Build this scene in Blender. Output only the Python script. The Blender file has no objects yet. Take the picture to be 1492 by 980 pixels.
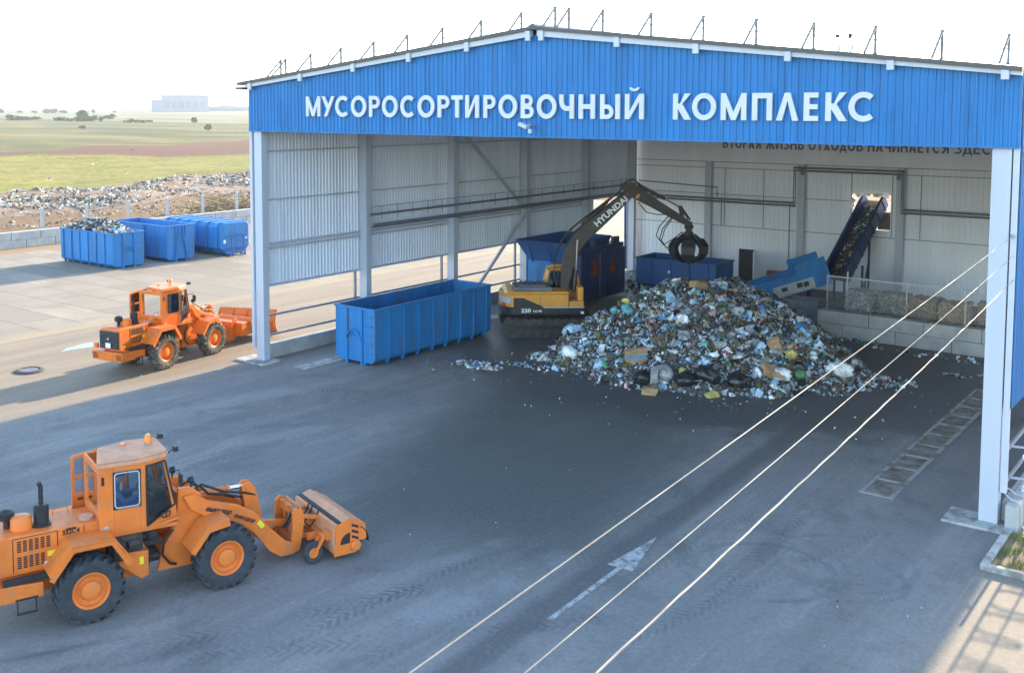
import bpy, bmesh, math, random
from math import sin, cos, pi, radians, sqrt
from mathutils import Vector, Matrix
import numpy as np
random.seed(7); rng = np.random.default_rng(7)
SC = bpy.context.scene
COL = SC.collection

# ---------------------------------------------------------------- camera, sky, sun, exposure
cam_d = bpy.data.cameras.new('camera'); cam = bpy.data.objects.new('camera', cam_d); COL.objects.link(cam)
cam.location = (34.1098, -29.1293, 10.7683)
_yaw, _pit = -0.67007, 0.07706
_f = Vector((sin(_yaw)*cos(_pit), cos(_yaw)*cos(_pit), -sin(_pit)))
cam.rotation_euler = _f.to_track_quat('-Z', 'Y').to_euler()
cam_d.sensor_fit = 'HORIZONTAL'; cam_d.sensor_width = 36.0
cam_d.lens = 36.0*1540.33/1492.0
cam_d.shift_x = (746-666.1)/1492.0
cam_d.shift_y = -(490-272.85)/1492.0
cam_d.clip_start = 0.3; cam_d.clip_end = 20000
SC.camera = cam
SUN_EL, SUN_AZ = radians(16.5), radians(-.45)      # azimuth measured from +Y towards +X
world = bpy.data.worlds.new('World'); SC.world = world; world.use_nodes = True
_nt = world.node_tree; _nt.nodes.clear()
_sky = _nt.nodes.new('ShaderNodeTexSky'); _sky.sky_type = 'NISHITA'; _sky.sun_disc = False
_sky.sun_elevation = SUN_EL; _sky.sun_rotation = SUN_AZ; _sky.altitude = 100; _sky.air_density = 1.0
_sky.dust_density = .35; _sky.ozone_density = 1.0
_bg = _nt.nodes.new('ShaderNodeBackground'); _bg.inputs[1].default_value = 0.15
_wo = _nt.nodes.new('ShaderNodeOutputWorld')
_nt.links.new(_sky.outputs[0], _bg.inputs[0]); _nt.links.new(_bg.outputs[0], _wo.inputs[0])
sun_d = bpy.data.lights.new('sun', 'SUN'); sun_d.energy = 3.1; sun_d.angle = radians(0.5); sun_d.color = (1.0, 0.80, 0.55)
sun = bpy.data.objects.new('sun', sun_d); COL.objects.link(sun)
_sd = Vector((-sin(SUN_AZ)*cos(SUN_EL), -cos(SUN_AZ)*cos(SUN_EL), -sin(SUN_EL)))
sun.rotation_euler = _sd.to_track_quat('-Z', 'Y').to_euler(); sun.location = (0, 60, 60)
SC.view_settings.view_transform = 'Standard'; SC.view_settings.look = 'None'
SC.view_settings.exposure = 2.48; SC.view_settings.gamma = 1.0; SC.view_settings.use_curve_mapping = False
SC.cycles.max_bounces = 7; SC.cycles.transparent_max_bounces = 12; SC.cycles.volume_bounces = 0

# ---------------------------------------------------------------- node helpers and materials
class NT:
    def __init__(s, name):
        s.m = bpy.data.materials.new(name); s.m.use_nodes = True
        s.t = s.m.node_tree; s.t.nodes.clear()
        s.out = s.n('ShaderNodeOutputMaterial'); s.b = s.n('ShaderNodeBsdfPrincipled')
        s.l(s.b.outputs[0], s.out.inputs[0]); s.tc = s.n('ShaderNodeTexCoord'); s.P = s.tc.outputs['Object']
    def n(s, t, **k):
        x = s.t.nodes.new(t)
        for a, b in k.items(): setattr(x, a, b)
        return x
    def l(s, a, b): s.t.links.new(a, b)
    def put(s, sock, v):
        if hasattr(v, 'is_linked'): s.l(v, sock)
        else: sock.default_value = v
    def math(s, op, a, b=0.0, c=None, clamp=False):
        x = s.n('ShaderNodeMath', operation=op); x.use_clamp = clamp
        s.put(x.inputs[0], a); s.put(x.inputs[1], b)
        if c is not None: s.put(x.inputs[2], c)
        return x.outputs[0]
    def mapr(s, v, a, b, c=0.0, d=1.0, smooth=True):
        x = s.n('ShaderNodeMapRange'); x.interpolation_type = 'SMOOTHSTEP' if smooth else 'LINEAR'
        s.put(x.inputs[0], v); x.inputs[1].default_value = a; x.inputs[2].default_value = b
        x.inputs[3].default_value = c; x.inputs[4].default_value = d
        return x.outputs[0]
    def noise(s, scale, detail=4, rough=.55, stretch=None, vec=None, dist=0.0):
        x = s.n('ShaderNodeTexNoise'); x.inputs['Scale'].default_value = scale; x.inputs['Detail'].default_value = detail
        x.inputs['Roughness'].default_value = rough; x.inputs['Distortion'].default_value = dist
        v = vec or s.P
        if stretch:
            mp = s.n('ShaderNodeMapping'); mp.inputs['Scale'].default_value = stretch[:3]
            if len(stretch) > 3: mp.inputs['Rotation'].default_value = (0, 0, stretch[3])
            s.l(v, mp.inputs[0]); v = mp.outputs[0]
        s.l(v, x.inputs['Vector']); return x.outputs[0]
    def mix(s, f, a, b, mode='MIX'):
        x = s.n('ShaderNodeMix', data_type='RGBA', blend_type=mode); x.clamp_factor = True
        s.put(x.inputs[0], f)
        for q, v in ((x.inputs[6], a), (x.inputs[7], b)):
            if isinstance(v, (tuple, list)): q.default_value = tuple(v)+((1,) if len(v) == 3 else ())
            else: s.l(v, q)
        return x.outputs[2]
    def xyz(s, vec=None):
        x = s.n('ShaderNodeSeparateXYZ'); s.l(vec or s.P, x.inputs[0]); return x.outputs
    def bump(s, h, strength=.3, dist=.02):
        x = s.n('ShaderNodeBump'); x.inputs['Strength'].default_value = strength; x.inputs['Distance'].default_value = dist
        s.l(h, x.inputs['Height']); s.l(x.outputs[0], s.b.inputs['Normal'])
    def fin(s, col, rough=.6, metal=0.0, spec=.5):
        s.put(s.b.inputs['Base Color'], tuple(col)+(1,) if isinstance(col, (tuple, list)) else col)
        s.put(s.b.inputs['Roughness'], rough); s.b.inputs['Metallic'].default_value = metal
        s.b.inputs['Specular IOR Level'].default_value = spec
        return s.m

def M(name, col, rough=.55, metal=0.0, var=.18, scale=1.5, dirt=None, bump=0.0, bscale=30, spec=.4, streak=False):
    """painted / plain surface: colour with cloudy variation, optional dirt patches (colour, amount, scale), optional relief"""
    s = NT(name)
    n1 = s.noise(scale, 5, .6, stretch=(1.6, 1.6, .14) if streak else None)
    lo = tuple(c*(1-var) for c in col); hi = tuple(min(1, c*(1+var)) for c in col)
    c = s.mix(s.mapr(n1, .3, .7), lo, hi)
    r = rough
    if dirt:
        dc, am, ds = dirt
        n2 = s.noise(ds, 7, .65, stretch=(1.8, 1.8, .22) if streak else None)
        f = s.mapr(n2, .66-am*.45, .80-am*.3, 0, min(1, .35+am))
        c = s.mix(f, c, dc)
        r = s.math('ADD', s.math('MULTIPLY', f, .25), rough)
    if bump: s.bump(s.noise(bscale, 4, .6), bump, .01)
    return s.fin(c, r, metal, spec)

def glass(name, tint, alpha):
    s = NT(name); s.t.nodes.remove(s.b)
    tr = s.n('ShaderNodeBsdfTransparent'); tr.inputs[0].default_value = tint+(1,)
    gl = s.n('ShaderNodeBsdfGlossy'); gl.inputs['Roughness'].default_value = .04; gl.inputs[0].default_value = (.9, .95, 1, 1)
    fr = s.n('ShaderNodeFresnel'); fr.inputs[0].default_value = 1.5
    ad = s.math('ADD', fr.outputs[0], alpha, clamp=True)
    mx = s.n('ShaderNodeMixShader'); s.l(ad, mx.inputs[0]); s.l(tr.outputs[0], mx.inputs[1]); s.l(gl.outputs[0], mx.inputs[2])
    s.l(mx.outputs[0], s.out.inputs[0]); return s.m

# ---------------------------------------------------------------- mesh helper
class MB:
    def __init__(s): s.v = []; s.f = []; s.mi = []; s.T = None; s.cur = 0
    def add(s, vs, fs):
        o = len(s.v)
        for p in vs:
            p = Vector(p)
            s.v.append(tuple(s.T @ p) if s.T is not None else tuple(p))
        for f in fs: s.f.append([i+o for i in f]); s.mi.append(s.cur)
        return s
    def box(s, x0, x1, y0, y1, z0, z1):
        return s.add([(x0,y0,z0),(x1,y0,z0),(x1,y1,z0),(x0,y1,z0),(x0,y0,z1),(x1,y0,z1),(x1,y1,z1),(x0,y1,z1)],
                     [(0,3,2,1),(4,5,6,7),(0,1,5,4),(1,2,6,5),(2,3,7,6),(3,0,4,7)])
    def cbox(s, c, d, rot=None):
        t = s.T; R = Matrix.Translation(c) @ (rot.to_4x4() if rot else Matrix())
        s.T = (t @ R) if t is not None else R
        s.box(-d[0]/2, d[0]/2, -d[1]/2, d[1]/2, -d[2]/2, d[2]/2); s.T = t; return s
    def bar(s, p0, p1, w, h=None, up=(0,0,1)):
        h = h or w; p0 = Vector(p0); p1 = Vector(p1); d = p1-p0; L = d.length
        x = d/L; u = Vector(up)
        if abs(x.dot(u)) > .98: u = Vector((1, 0, 0))
        y = u.cross(x).normalized(); z = x.cross(y)
        t = s.T; R = Matrix((x, y, z)).transposed().to_4x4(); R.translation = (p0+p1)/2
        s.T = (t @ R) if t is not None else R
        s.box(-L/2, L/2, -w/2, w/2, -h/2, h/2); s.T = t; return s
    def prism(s, pts, y0, y1, ax='y'):
        """2-D outline extruded: 'y' -> pts are (x,z); 'x' -> (y,z); 'z' -> (x,y)"""
        n = len(pts)
        def q(p, a): return (p[0], a, p[1]) if ax == 'y' else ((a, p[0], p[1]) if ax == 'x' else (p[0], p[1], a))
        vs = [q(p, y0) for p in pts]+[q(p, y1) for p in pts]
        return s.add(vs, [tuple(range(n)), tuple(range(2*n-1, n-1, -1))]+[(i, i+n, (i+1) % n+n, (i+1) % n) for i in range(n)])
    def strip(s, path, th, y0, y1, ax='y'):
        """bent plate of thickness th along an open 2-D path"""
        P = [Vector(p) for p in path]; N = []
        for i in range(len(P)):
            a = P[max(i-1, 0)]; b = P[min(i+1, len(P)-1)]; d = (b-a).normalized(); N.append(Vector((-d.y, d.x)))
        out = [(p+n*th/2) for p, n in zip(P, N)]; inn = [(p-n*th/2) for p, n in zip(P, N)]
        for i in range(len(P)-1):
            s.prism([out[i], out[i+1], inn[i+1], inn[i]], y0, y1, ax)
        return s
    def cyl(s, p0, p1, r0, r1=None, n=14, cap=True):
        r1 = r0 if r1 is None else r1
        p0 = Vector(p0); p1 = Vector(p1); d = (p1-p0).normalized()
        u = Vector((0,0,1)) if abs(d.z) < .9 else Vector((1,0,0)); a = d.cross(u).normalized(); b = d.cross(a)
        vs = [p0+(a*cos(2*pi*i/n)+b*sin(2*pi*i/n))*r0 for i in range(n)]+[p1+(a*cos(2*pi*i/n)+b*sin(2*pi*i/n))*r1 for i in range(n)]
        fs = [(i, (i+1) % n, n+(i+1) % n, n+i) for i in range(n)]
        if cap: fs += [tuple(range(n-1, -1, -1)), tuple(range(n, 2*n))]
        return s.add(vs, fs)
    def tube(s, path, r, n=6):
        P = [Vector(p) for p in path]; vs = []; fs = []; m = len(P)
        d0 = (P[1]-P[0]).normalized(); u = Vector((0,0,1)) if abs(d0.z) < .9 else Vector((1,0,0)); a = d0.cross(u).normalized()
        for i in range(m):
            d = (P[min(i+1, m-1)]-P[max(i-1, 0)]).normalized(); a = (a-d*a.dot(d)).normalized(); b = d.cross(a)
            vs += [P[i]+(a*cos(2*pi*k/n)+b*sin(2*pi*k/n))*r for k in range(n)]
        for i in range(m-1): fs += [(i*n+k, i*n+(k+1) % n, (i+1)*n+(k+1) % n, (i+1)*n+k) for k in range(n)]
        fs += [tuple(range(n-1, -1, -1)), tuple(range((m-1)*n, m*n))]
        return s.add(vs, fs)
    def lathe(s, prof, c, axis='y', n=28, cap=True):
        """closed or open profile (r, h) turned round an axis through c"""
        c = Vector(c); vs = []; fs = []; m = len(prof)
        for r, h in prof:
            for k in range(n):
                a, b = r*cos(2*pi*k/n), r*sin(2*pi*k/n)
                vs.append(c+Vector((a, h, b) if axis == 'y' else ((a, b, h) if axis == 'z' else (h, a, b))))
        for i in range(m-1): fs += [(i*n+k, i*n+(k+1) % n, (i+1)*n+(k+1) % n, (i+1)*n+k) for k in range(n)]
        if cap and prof[0][0] > 0: fs.append(tuple(range(n)))
        if cap and prof[-1][0] > 0: fs.append(tuple(range((m-1)*n, m*n)))
        return s.add(vs, fs)
    def build(s, name, mat, parent=None, loc=None, rot=None, bevel=0, smooth=0, recalc=True):
        me = bpy.data.meshes.new(name); me.from_pydata(s.v, [], s.f)
        for m in (mat if isinstance(mat, (list, tuple)) else [mat]): me.materials.append(m)
        if any(s.mi): me.polygons.foreach_set('material_index', s.mi)
        if recalc:
            bm = bmesh.new(); bm.from_mesh(me); bmesh.ops.recalc_face_normals(bm, faces=bm.faces); bm.to_mesh(me); bm.free()
        if smooth:
            me.polygons.foreach_set('use_smooth', [True]*len(me.polygons)); me.set_sharp_from_angle(angle=radians(smooth))
        o = bpy.data.objects.new(name, me); COL.objects.link(o)
        if parent: o.parent = parent
        if loc: o.location = loc
        if rot: o.rotation_euler = rot
        if bevel:
            b = o.modifiers.new('bevel', 'BEVEL'); b.width = bevel; b.segments = 2; b.limit_method = 'ANGLE'; b.angle_limit = radians(50)
        me.update(); return o

def tag(o, label=None, cat=None, group=None, kind=None):
    if label: o['label'] = label
    if cat: o['category'] = cat
    if group: o['group'] = group
    if kind: o['kind'] = kind
    return o
def thing(name, label, cat, loc=(0,0,0), rz=0.0, group=None):
    o = bpy.data.objects.new(name, None); COL.objects.link(o); o.location = loc; o.rotation_euler = (0, 0, rz); o.empty_display_size = .3
    return tag(o, label, cat, group)
def dup(root, loc, rz=0.0, label=None):
    def cp(o, par):
        c = o.copy(); COL.objects.link(c)
        if par: c.parent = par
        for ch in [x for x in bpy.data.objects if x.parent == o]: cp(ch, c)
        return c
    r = cp(root, None); r.location = loc; r.rotation_euler = (0, 0, rz)
    if label: r['label'] = label
    return r
def words(name, body, size, mat, parent, mtx, depth=.004, bold=0.0, shear=0.0, label=None, sx=1.0):
    cu = bpy.data.curves.new(name, 'FONT'); cu.body = body; cu.size = size; cu.extrude = depth; cu.offset = bold; cu.shear = shear
    cu.align_x = 'CENTER'; cu.align_y = 'CENTER'; cu.resolution_u = 3
    t = bpy.data.objects.new(name, cu); COL.objects.link(t)
    dg = bpy.context.evaluated_depsgraph_get(); dg.update()
    me = bpy.data.meshes.new_from_object(t.evaluated_get(dg)); bpy.data.objects.remove(t); bpy.data.curves.remove(cu)
    me.transform(mtx @ Matrix.Diagonal((sx, 1, 1, 1))); me.materials.clear(); me.materials.append(mat)
    o = bpy.data.objects.new(name, me); COL.objects.link(o); o.parent = parent
    if label: o['label'] = label
    return o
def basis(right, up, loc):
    r = Vector(right).normalized(); u = Vector(up); u = (u-r*u.dot(r)).normalized(); n = r.cross(u)
    m = Matrix((r, u, n)).transposed().to_4x4(); m.translation = loc; return m
def arc(cx, cy, r, a0, a1, n=10, ry=None):
    ry = r if ry is None else ry
    return [(cx+r*cos(radians(a0+(a1-a0)*i/n)), cy+ry*sin(radians(a0+(a1-a0)*i/n))) for i in range(n+1)]

# ---------------------------------------------------------------- materials
DUST = (.30, .24, .16)
m_blue = M('blue_cladding', (.002, .142, .385), .5, var=.16, scale=1.3, dirt=((.012, .105, .28), .30, 1.6), streak=True)
m_grey = M('grey_cladding', (.70, .745, .83), .5, var=.07, scale=.7, dirt=((.36, .36, .36), .15, .5), streak=True)
m_grey2 = M('white_panel', (.80, .82, .88), .55, var=.05, scale=.4, dirt=((.45, .45, .45), .12, .6), streak=True)
m_col = M('painted_steel', (.44, .47, .54), .45, var=.06, scale=.8, dirt=((.36, .36, .36), .14, 1.2), streak=True)
m_pipe = M('dark_pipe', (.16, .17, .19), .5, var=.15, scale=3)
m_letter = M('sign_white', (.52, .54, .60), .4, var=.04, scale=2)
m_slogan = M('slogan_grey', (.12, .14, .20), .6, var=.06)
m_roof = M('roof_sheet', (.07, .07, .075), .5, var=.1)
m_trim = M('white_trim', (.46, .49, .56), .45, var=.05)
m_conc = M('concrete', (.36, .36, .36), .85, var=.14, scale=1.2, dirt=((.20, .19, .18), .25, 2.2), bump=.5, bscale=25)
m_concl = M('pale_concrete', (.38, .38, .37), .85, var=.15, scale=1.5, dirt=((.16, .15, .135), .5, 2.2), bump=.4, bscale=30)
m_galv = M('galvanised_steel', (.36, .38, .40), .4, .6, var=.12, scale=5)
m_rail = M('rail_paint', (.24, .26, .29), .5, var=.1, scale=3)
m_org = M('orange_paint', (.68, .172, .028), .48, var=.12, scale=1.6, dirt=((.40, .18, .08), .34, 2.8))
m_org2 = M('bright_orange_paint', (.70, .15, .012), .45, var=.12, scale=1.6, dirt=((.34, .14, .06), .36, 2.4))
m_orgroof = M('faded_orange_paint', (.64, .28, .14), .6, var=.12, scale=1.4, dirt=((.42, .27, .19), .5, 2.6))
m_tyre = M('tyre_rubber', (.035, .042, .052), .8, var=.25, scale=5, dirt=((.10, .10, .10), .25, 7), bump=.5, bscale=40)
m_tyre2 = M('dusty_tyre_rubber', (.060, .055, .050), .85, var=.3, scale=5, dirt=((.30, .25, .18), .45, 6), bump=.5, bscale=40)
m_black = M('black_steel', (.022, .024, .028), .5, var=.2, scale=4, dirt=((.08, .075, .07), .2, 5))
m_rubber = M('black_rubber', (.018, .018, .02), .55, var=.15)
m_dk = M('dark_underbody', (.045, .042, .04), .75, var=.35, scale=5, dirt=((.12, .10, .08), .35, 4))
m_chrome = M('chrome', (.75, .76, .78), .15, 1.0, var=.04)
m_yel = M('yellow_paint', (.62, .28, .045), .45, var=.08, scale=1.5, dirt=((.30, .17, .07), .22, 2.5))
m_exdk = M('dark_brown_paint', (.050, .042, .036), .45, var=.2, scale=2, dirt=((.13, .11, .09), .28, 3))
m_cont = M('container_blue', (.010, .165, .43), .5, var=.16, scale=1.2, dirt=((.07, .11, .17), .38, 1.9), streak=True)
m_cont2 = M('deep_container_blue', (.016, .088, .27), .5, var=.12, scale=1.0, dirt=((.04, .07, .15), .3, 1.6), streak=True)
m_navy = M('navy_paint', (.015, .035, .12), .5, var=.15, scale=1.2, dirt=((.04, .045, .07), .3, 2))
m_rust = M('rust_inside', (.12, .13, .16), .75, var=.25, scale=2, dirt=((.22, .15, .10), .35, 2))
m_white = M('white_plate', (.78, .80, .82), .5, var=.04)
m_yelst = M('yellow_sticker', (.80, .65, .03), .5, var=.05)
m_seat = M('seat_cloth', (.05, .055, .065), .85, var=.1)
m_blk = M('black_lettering', (.02, .02, .022), .5, var=.05)
m_beacon = M('beacon_orange', (.85, .22, .02), .25, var=.05)
m_jacket = M('blue_jacket', (.05, .17, .42), .85, var=.15, scale=8)
m_cap = M('blue_cap', (.03, .20, .40), .8, var=.1)
m_skin = M('skin', (.48, .27, .18), .6, var=.06)
m_trou = M('dark_trousers', (.05, .06, .12), .85, var=.1)
m_glass = glass('cab_glass', (.78, .86, .90), .06)
m_glassd = glass('dark_cab_glass', (.55, .60, .62), .07)
# ---------------------------------------------------------------- ground, fields, yard
def field_material():
    s = NT('field_ground'); x, y, z = s.xyz()
    d = s.math('ADD', s.math('ADD', s.math('MULTIPLY', x, -.828), s.math('MULTIPLY', y, .56)), 44.5)
    t = s.math('ADD', s.math('MULTIPLY', x, .56), s.math('MULTIPLY', y, .828))
    wob = s.math('SUBTRACT', s.noise(.03, 5, .6), .5)
    big = s.math('SUBTRACT', s.noise(.006, 4, .6), .5)
    dd = s.math('ADD', d, s.math('MULTIPLY', wob, 26))
    df = s.math('ADD', d, s.math('MULTIPLY', big, 260))
    n1 = s.noise(.12, 6, .65); n2 = s.noise(1.1, 6, .7); n3 = s.noise(.018, 5, .6, stretch=(.45, 1.6, 1, -.6))
    soil = s.mix(n2, (.10, .060, .036), (.27, .175, .095))
    grass = s.mix(s.mapr(n1, .3, .7), (.115, .120, .026), (.235, .205, .05))
    grass = s.mix(s.mapr(n2, .46, .66), grass, (.30, .25, .085))
    grass = s.mix(s.math('MULTIPLY', s.mapr(s.noise(.07, 6, .7), .56, .68), .7), grass, (.24, .165, .085)); grass = s.mix(s.math('MULTIPLY', s.mapr(s.noise(.35, 5, .7), .55, .7), .6), grass, (.08, .105, .022))
    berm = s.mix(n2, (.09, .045, .032), (.20, .11, .075))
    olive = s.mix(s.mapr(n3, .35, .65), (.085, .088, .036), (.195, .160, .072))
    dark = s.mix(n1, (.05, .07, .035), (.12, .13, .06))
    pale = s.mix(s.mapr(n3, .35, .65), (.125, .12, .066), (.22, .195, .115))
    gs = s.math('MULTIPLY_ADD', t, .95, 163)                     # soil gives way to grass
    c = s.mix(s.mapr(s.math('SUBTRACT', dd, gs), -6, 6), soil, grass)
    c = s.mix(s.mapr(dd, 228, 235), c, berm)
    edge = s.math('MULTIPLY_ADD', t, 1.25, 287)
    c = s.mix(s.mapr(s.math('SUBTRACT', dd, edge), -4, 4), c, olive)
    dh = s.math('MULTIPLY_ADD', t, 1.73, s.math('ADD', d, s.math('MULTIPLY', big, 60))); c = s.mix(s.mapr(dh, 722, 760), c, pale); c = s.mix(s.math('MULTIPLY', s.mapr(dh, 1180, 1230), s.mapr(dh, 1420, 1330)), c, (.13, .14, .10))
    c = s.mix(s.math('MULTIPLY', s.mapr(dh, 672, 688), s.mapr(dh, 762, 745)), c, dark)
    c = s.mix(s.math('MULTIPLY', s.mapr(s.noise(.02, 3, .6, stretch=(.3, 1.5, 1, -.6)), .60, .66), s.mapr(d, 300, 420)), c, (.07, .09, .045))
    c = s.mix(s.mapr(d, 96, 92), c, s.mix(n2, (.16, .12, .08), (.30, .25, .17)))
    s.bump(n2, .6, .15)
    return s.fin(c, .95, spec=.1)
def terrain():
    A, R = 120, [0]+[6*1.105**i for i in range(74)]
    def hz(x, y):
        d = -.828*x+.56*y+44.5; t = .56*x+.828*y
        z = -.06
        k = min(1, max(0, (d-118)/30)); z += k*(.35*sin(x*.05)*sin(y*.06+1)+.2*sin(x*.13+y*.11))
        k = min(1, max(0, (d-228)/6))*min(1, max(0, (287+1.25*t-d)/8)); z += k*1.2
        k = min(1, max(0, (d-1000)/2200)); k = k*k*(3-2*k); a = math.atan2(t-10, d)
        z += k*(9.5+max(-5, min(7, -a*16))+1.2*sin(a*23)+.8*sin(a*51+1))
        return z
    v = [(34, -29, -.06)]; f = []
    for r in R[1:]:
        for k in range(A):
            a = 2*pi*k/A; x, y = 34+r*cos(a), -29+r*sin(a); v.append((x, y, hz(x, y)))
    for k in range(A): f.append((0, 1+k, 1+(k+1) % A))
    for i in range(len(R)-2):
        for k in range(A): f.append((1+i*A+k, 1+(i+1)*A+k, 1+(i+1)*A+(k+1) % A, 1+i*A+(k+1) % A))
    m = MB(); m.add(v, f); return tag(m.build('ground', field_material(), smooth=60), kind='structure')
terrain()

def seg(s, x, y, ax, ay, bx, by, w, soft, along_soft=1.0, warp=None):
    """soft mask of a straight strip on the ground; also returns along / across distances"""
    L = math.hypot(bx-ax, by-ay); ux, uy = (bx-ax)/L, (by-ay)/L
    dx = s.math('SUBTRACT', x, ax); dy = s.math('SUBTRACT', y, ay)
    al = s.math('ADD', s.math('MULTIPLY', dx, ux), s.math('MULTIPLY', dy, uy))
    ac = s.math('SUBTRACT', s.math('MULTIPLY', dy, ux), s.math('MULTIPLY', dx, uy))
    if warp is not None: ac = s.math('ADD', ac, warp)
    aa = s.math('ABSOLUTE', ac)
    k = s.mapr(aa, w/2+soft, max(0, w/2-soft))
    k = s.math('MULTIPLY', k, s.math('MULTIPLY', s.mapr(al, -along_soft, along_soft), s.mapr(al, L+along_soft, L-along_soft)))
    return k, al, aa
def asphalt_material():
    s = NT('yard_asphalt'); x, y, z = s.xyz()
    n_big = s.noise(.16, 6, .62); n_mid = s.noise(.9, 6, .65); n_fine = s.noise(30, 5, .85)
    n_st = s.noise(.5, 6, .62, stretch=(1.6, .16, 1, .06)); n_st2 = s.noise(1.7, 5, .6, stretch=(1.6, .10, 1, -.05))
    c = s.mix(s.mapr(n_st, .32, .68), (.175, .166, .156), (.290, .275, .254))
    c = s.mix(s.mapr(n_big, .35, .7), c, (.20, .192, .192))
    n_pt = s.noise(.42, 7, .72, dist=.6); n_pt2 = s.noise(2.6, 6, .72, stretch=(1.3, .5, 1, .1))
    c = s.mix(s.math('MULTIPLY', s.mapr(n_pt, .50, .66), .55), c, (.105, .110, .108))
    c = s.mix(s.math('MULTIPLY', s.mapr(n_pt2, .54, .70), .45), c, (.115, .115, .112))
    c = s.mix(s.math('MULTIPLY', s.mapr(s.noise(.23, 6, .7, stretch=(1.5, .4, 1, .05)), .56, .70), .6), c, (.33, .325, .31))
    c = s.mix(s.math('MULTIPLY', s.mapr(n_st2, .54, .78), .40), c, (.37, .355, .325))
    wp = s.math('MULTIPLY', s.math('SUBTRACT', n_mid, .5), 1.6); wp2 = s.math('MULTIPLY', s.math('SUBTRACT', n_mid, .5), .35)
    # swept dark zone in front of the heap, oily wet floor round it, dark seam under the arrow
    k, _, _ = seg(s, x, y, 13.6, 7, 18.2, -10, 8.4, 2.0, 3.0, wp); c = s.mix(s.math('MULTIPLY', k, .86), c, (.055, .066, .060))
    dx = s.math('DIVIDE', s.math('SUBTRACT', x, 15.2), 12.0); dy = s.math('DIVIDE', s.math('SUBTRACT', y, 11.5), 9.5)
    rr = s.math('SQRT', s.math('ADD', s.math('MULTIPLY', dx, dx), s.math('MULTIPLY', dy, dy)))
    wet = s.mapr(s.math('ADD', rr, s.math('MULTIPLY', s.math('SUBTRACT', n_mid, .5), .75)), 1.02, .82)
    c = s.mix(s.math('MULTIPLY', wet, .8), c, (.052, .054, .060))
    k, _, _ = seg(s, x, y, 22.1, -17, 21.5, 9, .75, .22, 1.0, wp2); c = s.mix(s.math('MULTIPLY', k, .7), c, (.070, .072, .074))
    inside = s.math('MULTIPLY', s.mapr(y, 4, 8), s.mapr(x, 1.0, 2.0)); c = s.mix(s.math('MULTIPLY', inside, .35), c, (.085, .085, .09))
    k = s.mapr(s.noise(.32, 5, .6), .60, .68); k = s.math('MULTIPLY', k, s.math('MULTIPLY', s.mapr(y, -1, 2), s.mapr(x, 18, 22)))
    c = s.mix(s.math('MULTIPLY', k, .7), c, (.060, .060, .066)); wet2 = k
    # tyre prints
    fade = s.mapr(s.noise(.7, 4, .6), .36, .60)
    def tread(ax, ay, bx, by, w, st, pitch=.24, col=(.065, .072, .082), tilt=1.1):
        nonlocal c
        k, al, aa = seg(s, x, y, ax, ay, bx, by, w, .05, .6, wp2)
        ph = s.math('SINE', s.math('MULTIPLY', s.math('ADD', al, s.math('MULTIPLY', aa, tilt)), 2*pi/pitch))
        k = s.math('MULTIPLY', s.math('MULTIPLY', k, fade), s.mapr(ph, -.7, .9))
        c = s.mix(s.math('MULTIPLY', k, st), c, col)
    def smear(ax, ay, bx, by, w, st, col):
        nonlocal c
        k, al, aa = seg(s, x, y, ax, ay, bx, by, w, w*.3, 1.0, wp2)
        c = s.mix(s.math('MULTIPLY', s.math('MULTIPLY', k, s.math('ADD', fade, .25, clamp=True)), st), c, col)
    tread(18.6, -15.5, 19.8, -2.5, .46, .5); tread(20.4, -14.5, 21.5, -6.2, .46, .45); tread(19.4, -8.6, 20.6, -5.6, .44, .55); tread(6.5, -14, 19, -3.2, .46, .4); tread(24, -11, 26.2, -2.0, .42, .4); tread(17.5, -17, 24.4, -9, .46, .35)
    tread(22.7, -9, 23.3, -1.5, .42, .45); tread(24.5, -8.5, 24.3, -.6, .42, .5); tread(16.0, -18.4, 19.4, -11.4, .48, .5)
    tread(1.8, -9, 6.4, -3.0, .44, .55); tread(3.9, -9.6, 9.4, -3.6, .44, .55); tread(6.2, -12, 8.6, 2.5, .46, .4); tread(8.2, -12, 10.6, 2.5, .46, .4)
    smear(13.2, -22, 15.6, -17.4, .48, .7, (.07, .072, .075)); smear(14.6, -22, 17.4, -16.2, .48, .7, (.07, .072, .075))
    smear(14.0, -20, 16.4, -15.8, .35, .55, (.30, .30, .30)); smear(2.5, -12, 5.5, 1.5, .7, .5, (.30, .295, .285)); smear(8.0, -8, 10.6, 0, .8, .45, (.30, .295, .285))
    smear(18.1, -13, 19.2, -8.5, .55, .5, (.28, .28, .27)); smear(20.1, -13.5, 20.9, -8.5, .9, .55, (.30, .305, .31)); smear(1.1, -2.8, 1.8, -.6, .5, .75, (.33, .24, .19))
    # ring scuffs from turning wheels
    for cx, cy, r0, st in ((24.9, -6.0, 1.55, .5), (24.7, -5.7, 1.95, .4), (26.6, -5.2, 1.2, .45), (26.2, -4.4, 1.6, .35)):
        dx = s.math('SUBTRACT', x, cx); dy = s.math('SUBTRACT', y, cy)
        rr = s.math('SQRT', s.math('ADD', s.math('MULTIPLY', dx, dx), s.math('MULTIPLY', dy, dy)))
        k = s.mapr(s.math('ABSOLUTE', s.math('SUBTRACT', s.math('ADD', rr, wp2), r0)), .14, .04)
        c = s.mix(s.math('MULTIPLY', s.math('MULTIPLY', k, fade), st), c, (.10, .105, .12))
    # dust and painted-in sun warmth, west of the hall and on the strip east
    dn = s.math('ADD', s.math('MULTIPLY', s.math('SUBTRACT', n_mid, .5), 1.4), s.math('MULTIPLY', s.math('SUBTRACT', n_st, .5), 2.5))
    dust_sun = s.mapr(s.math('ADD', x, dn), 1.3, -1.2)
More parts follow.
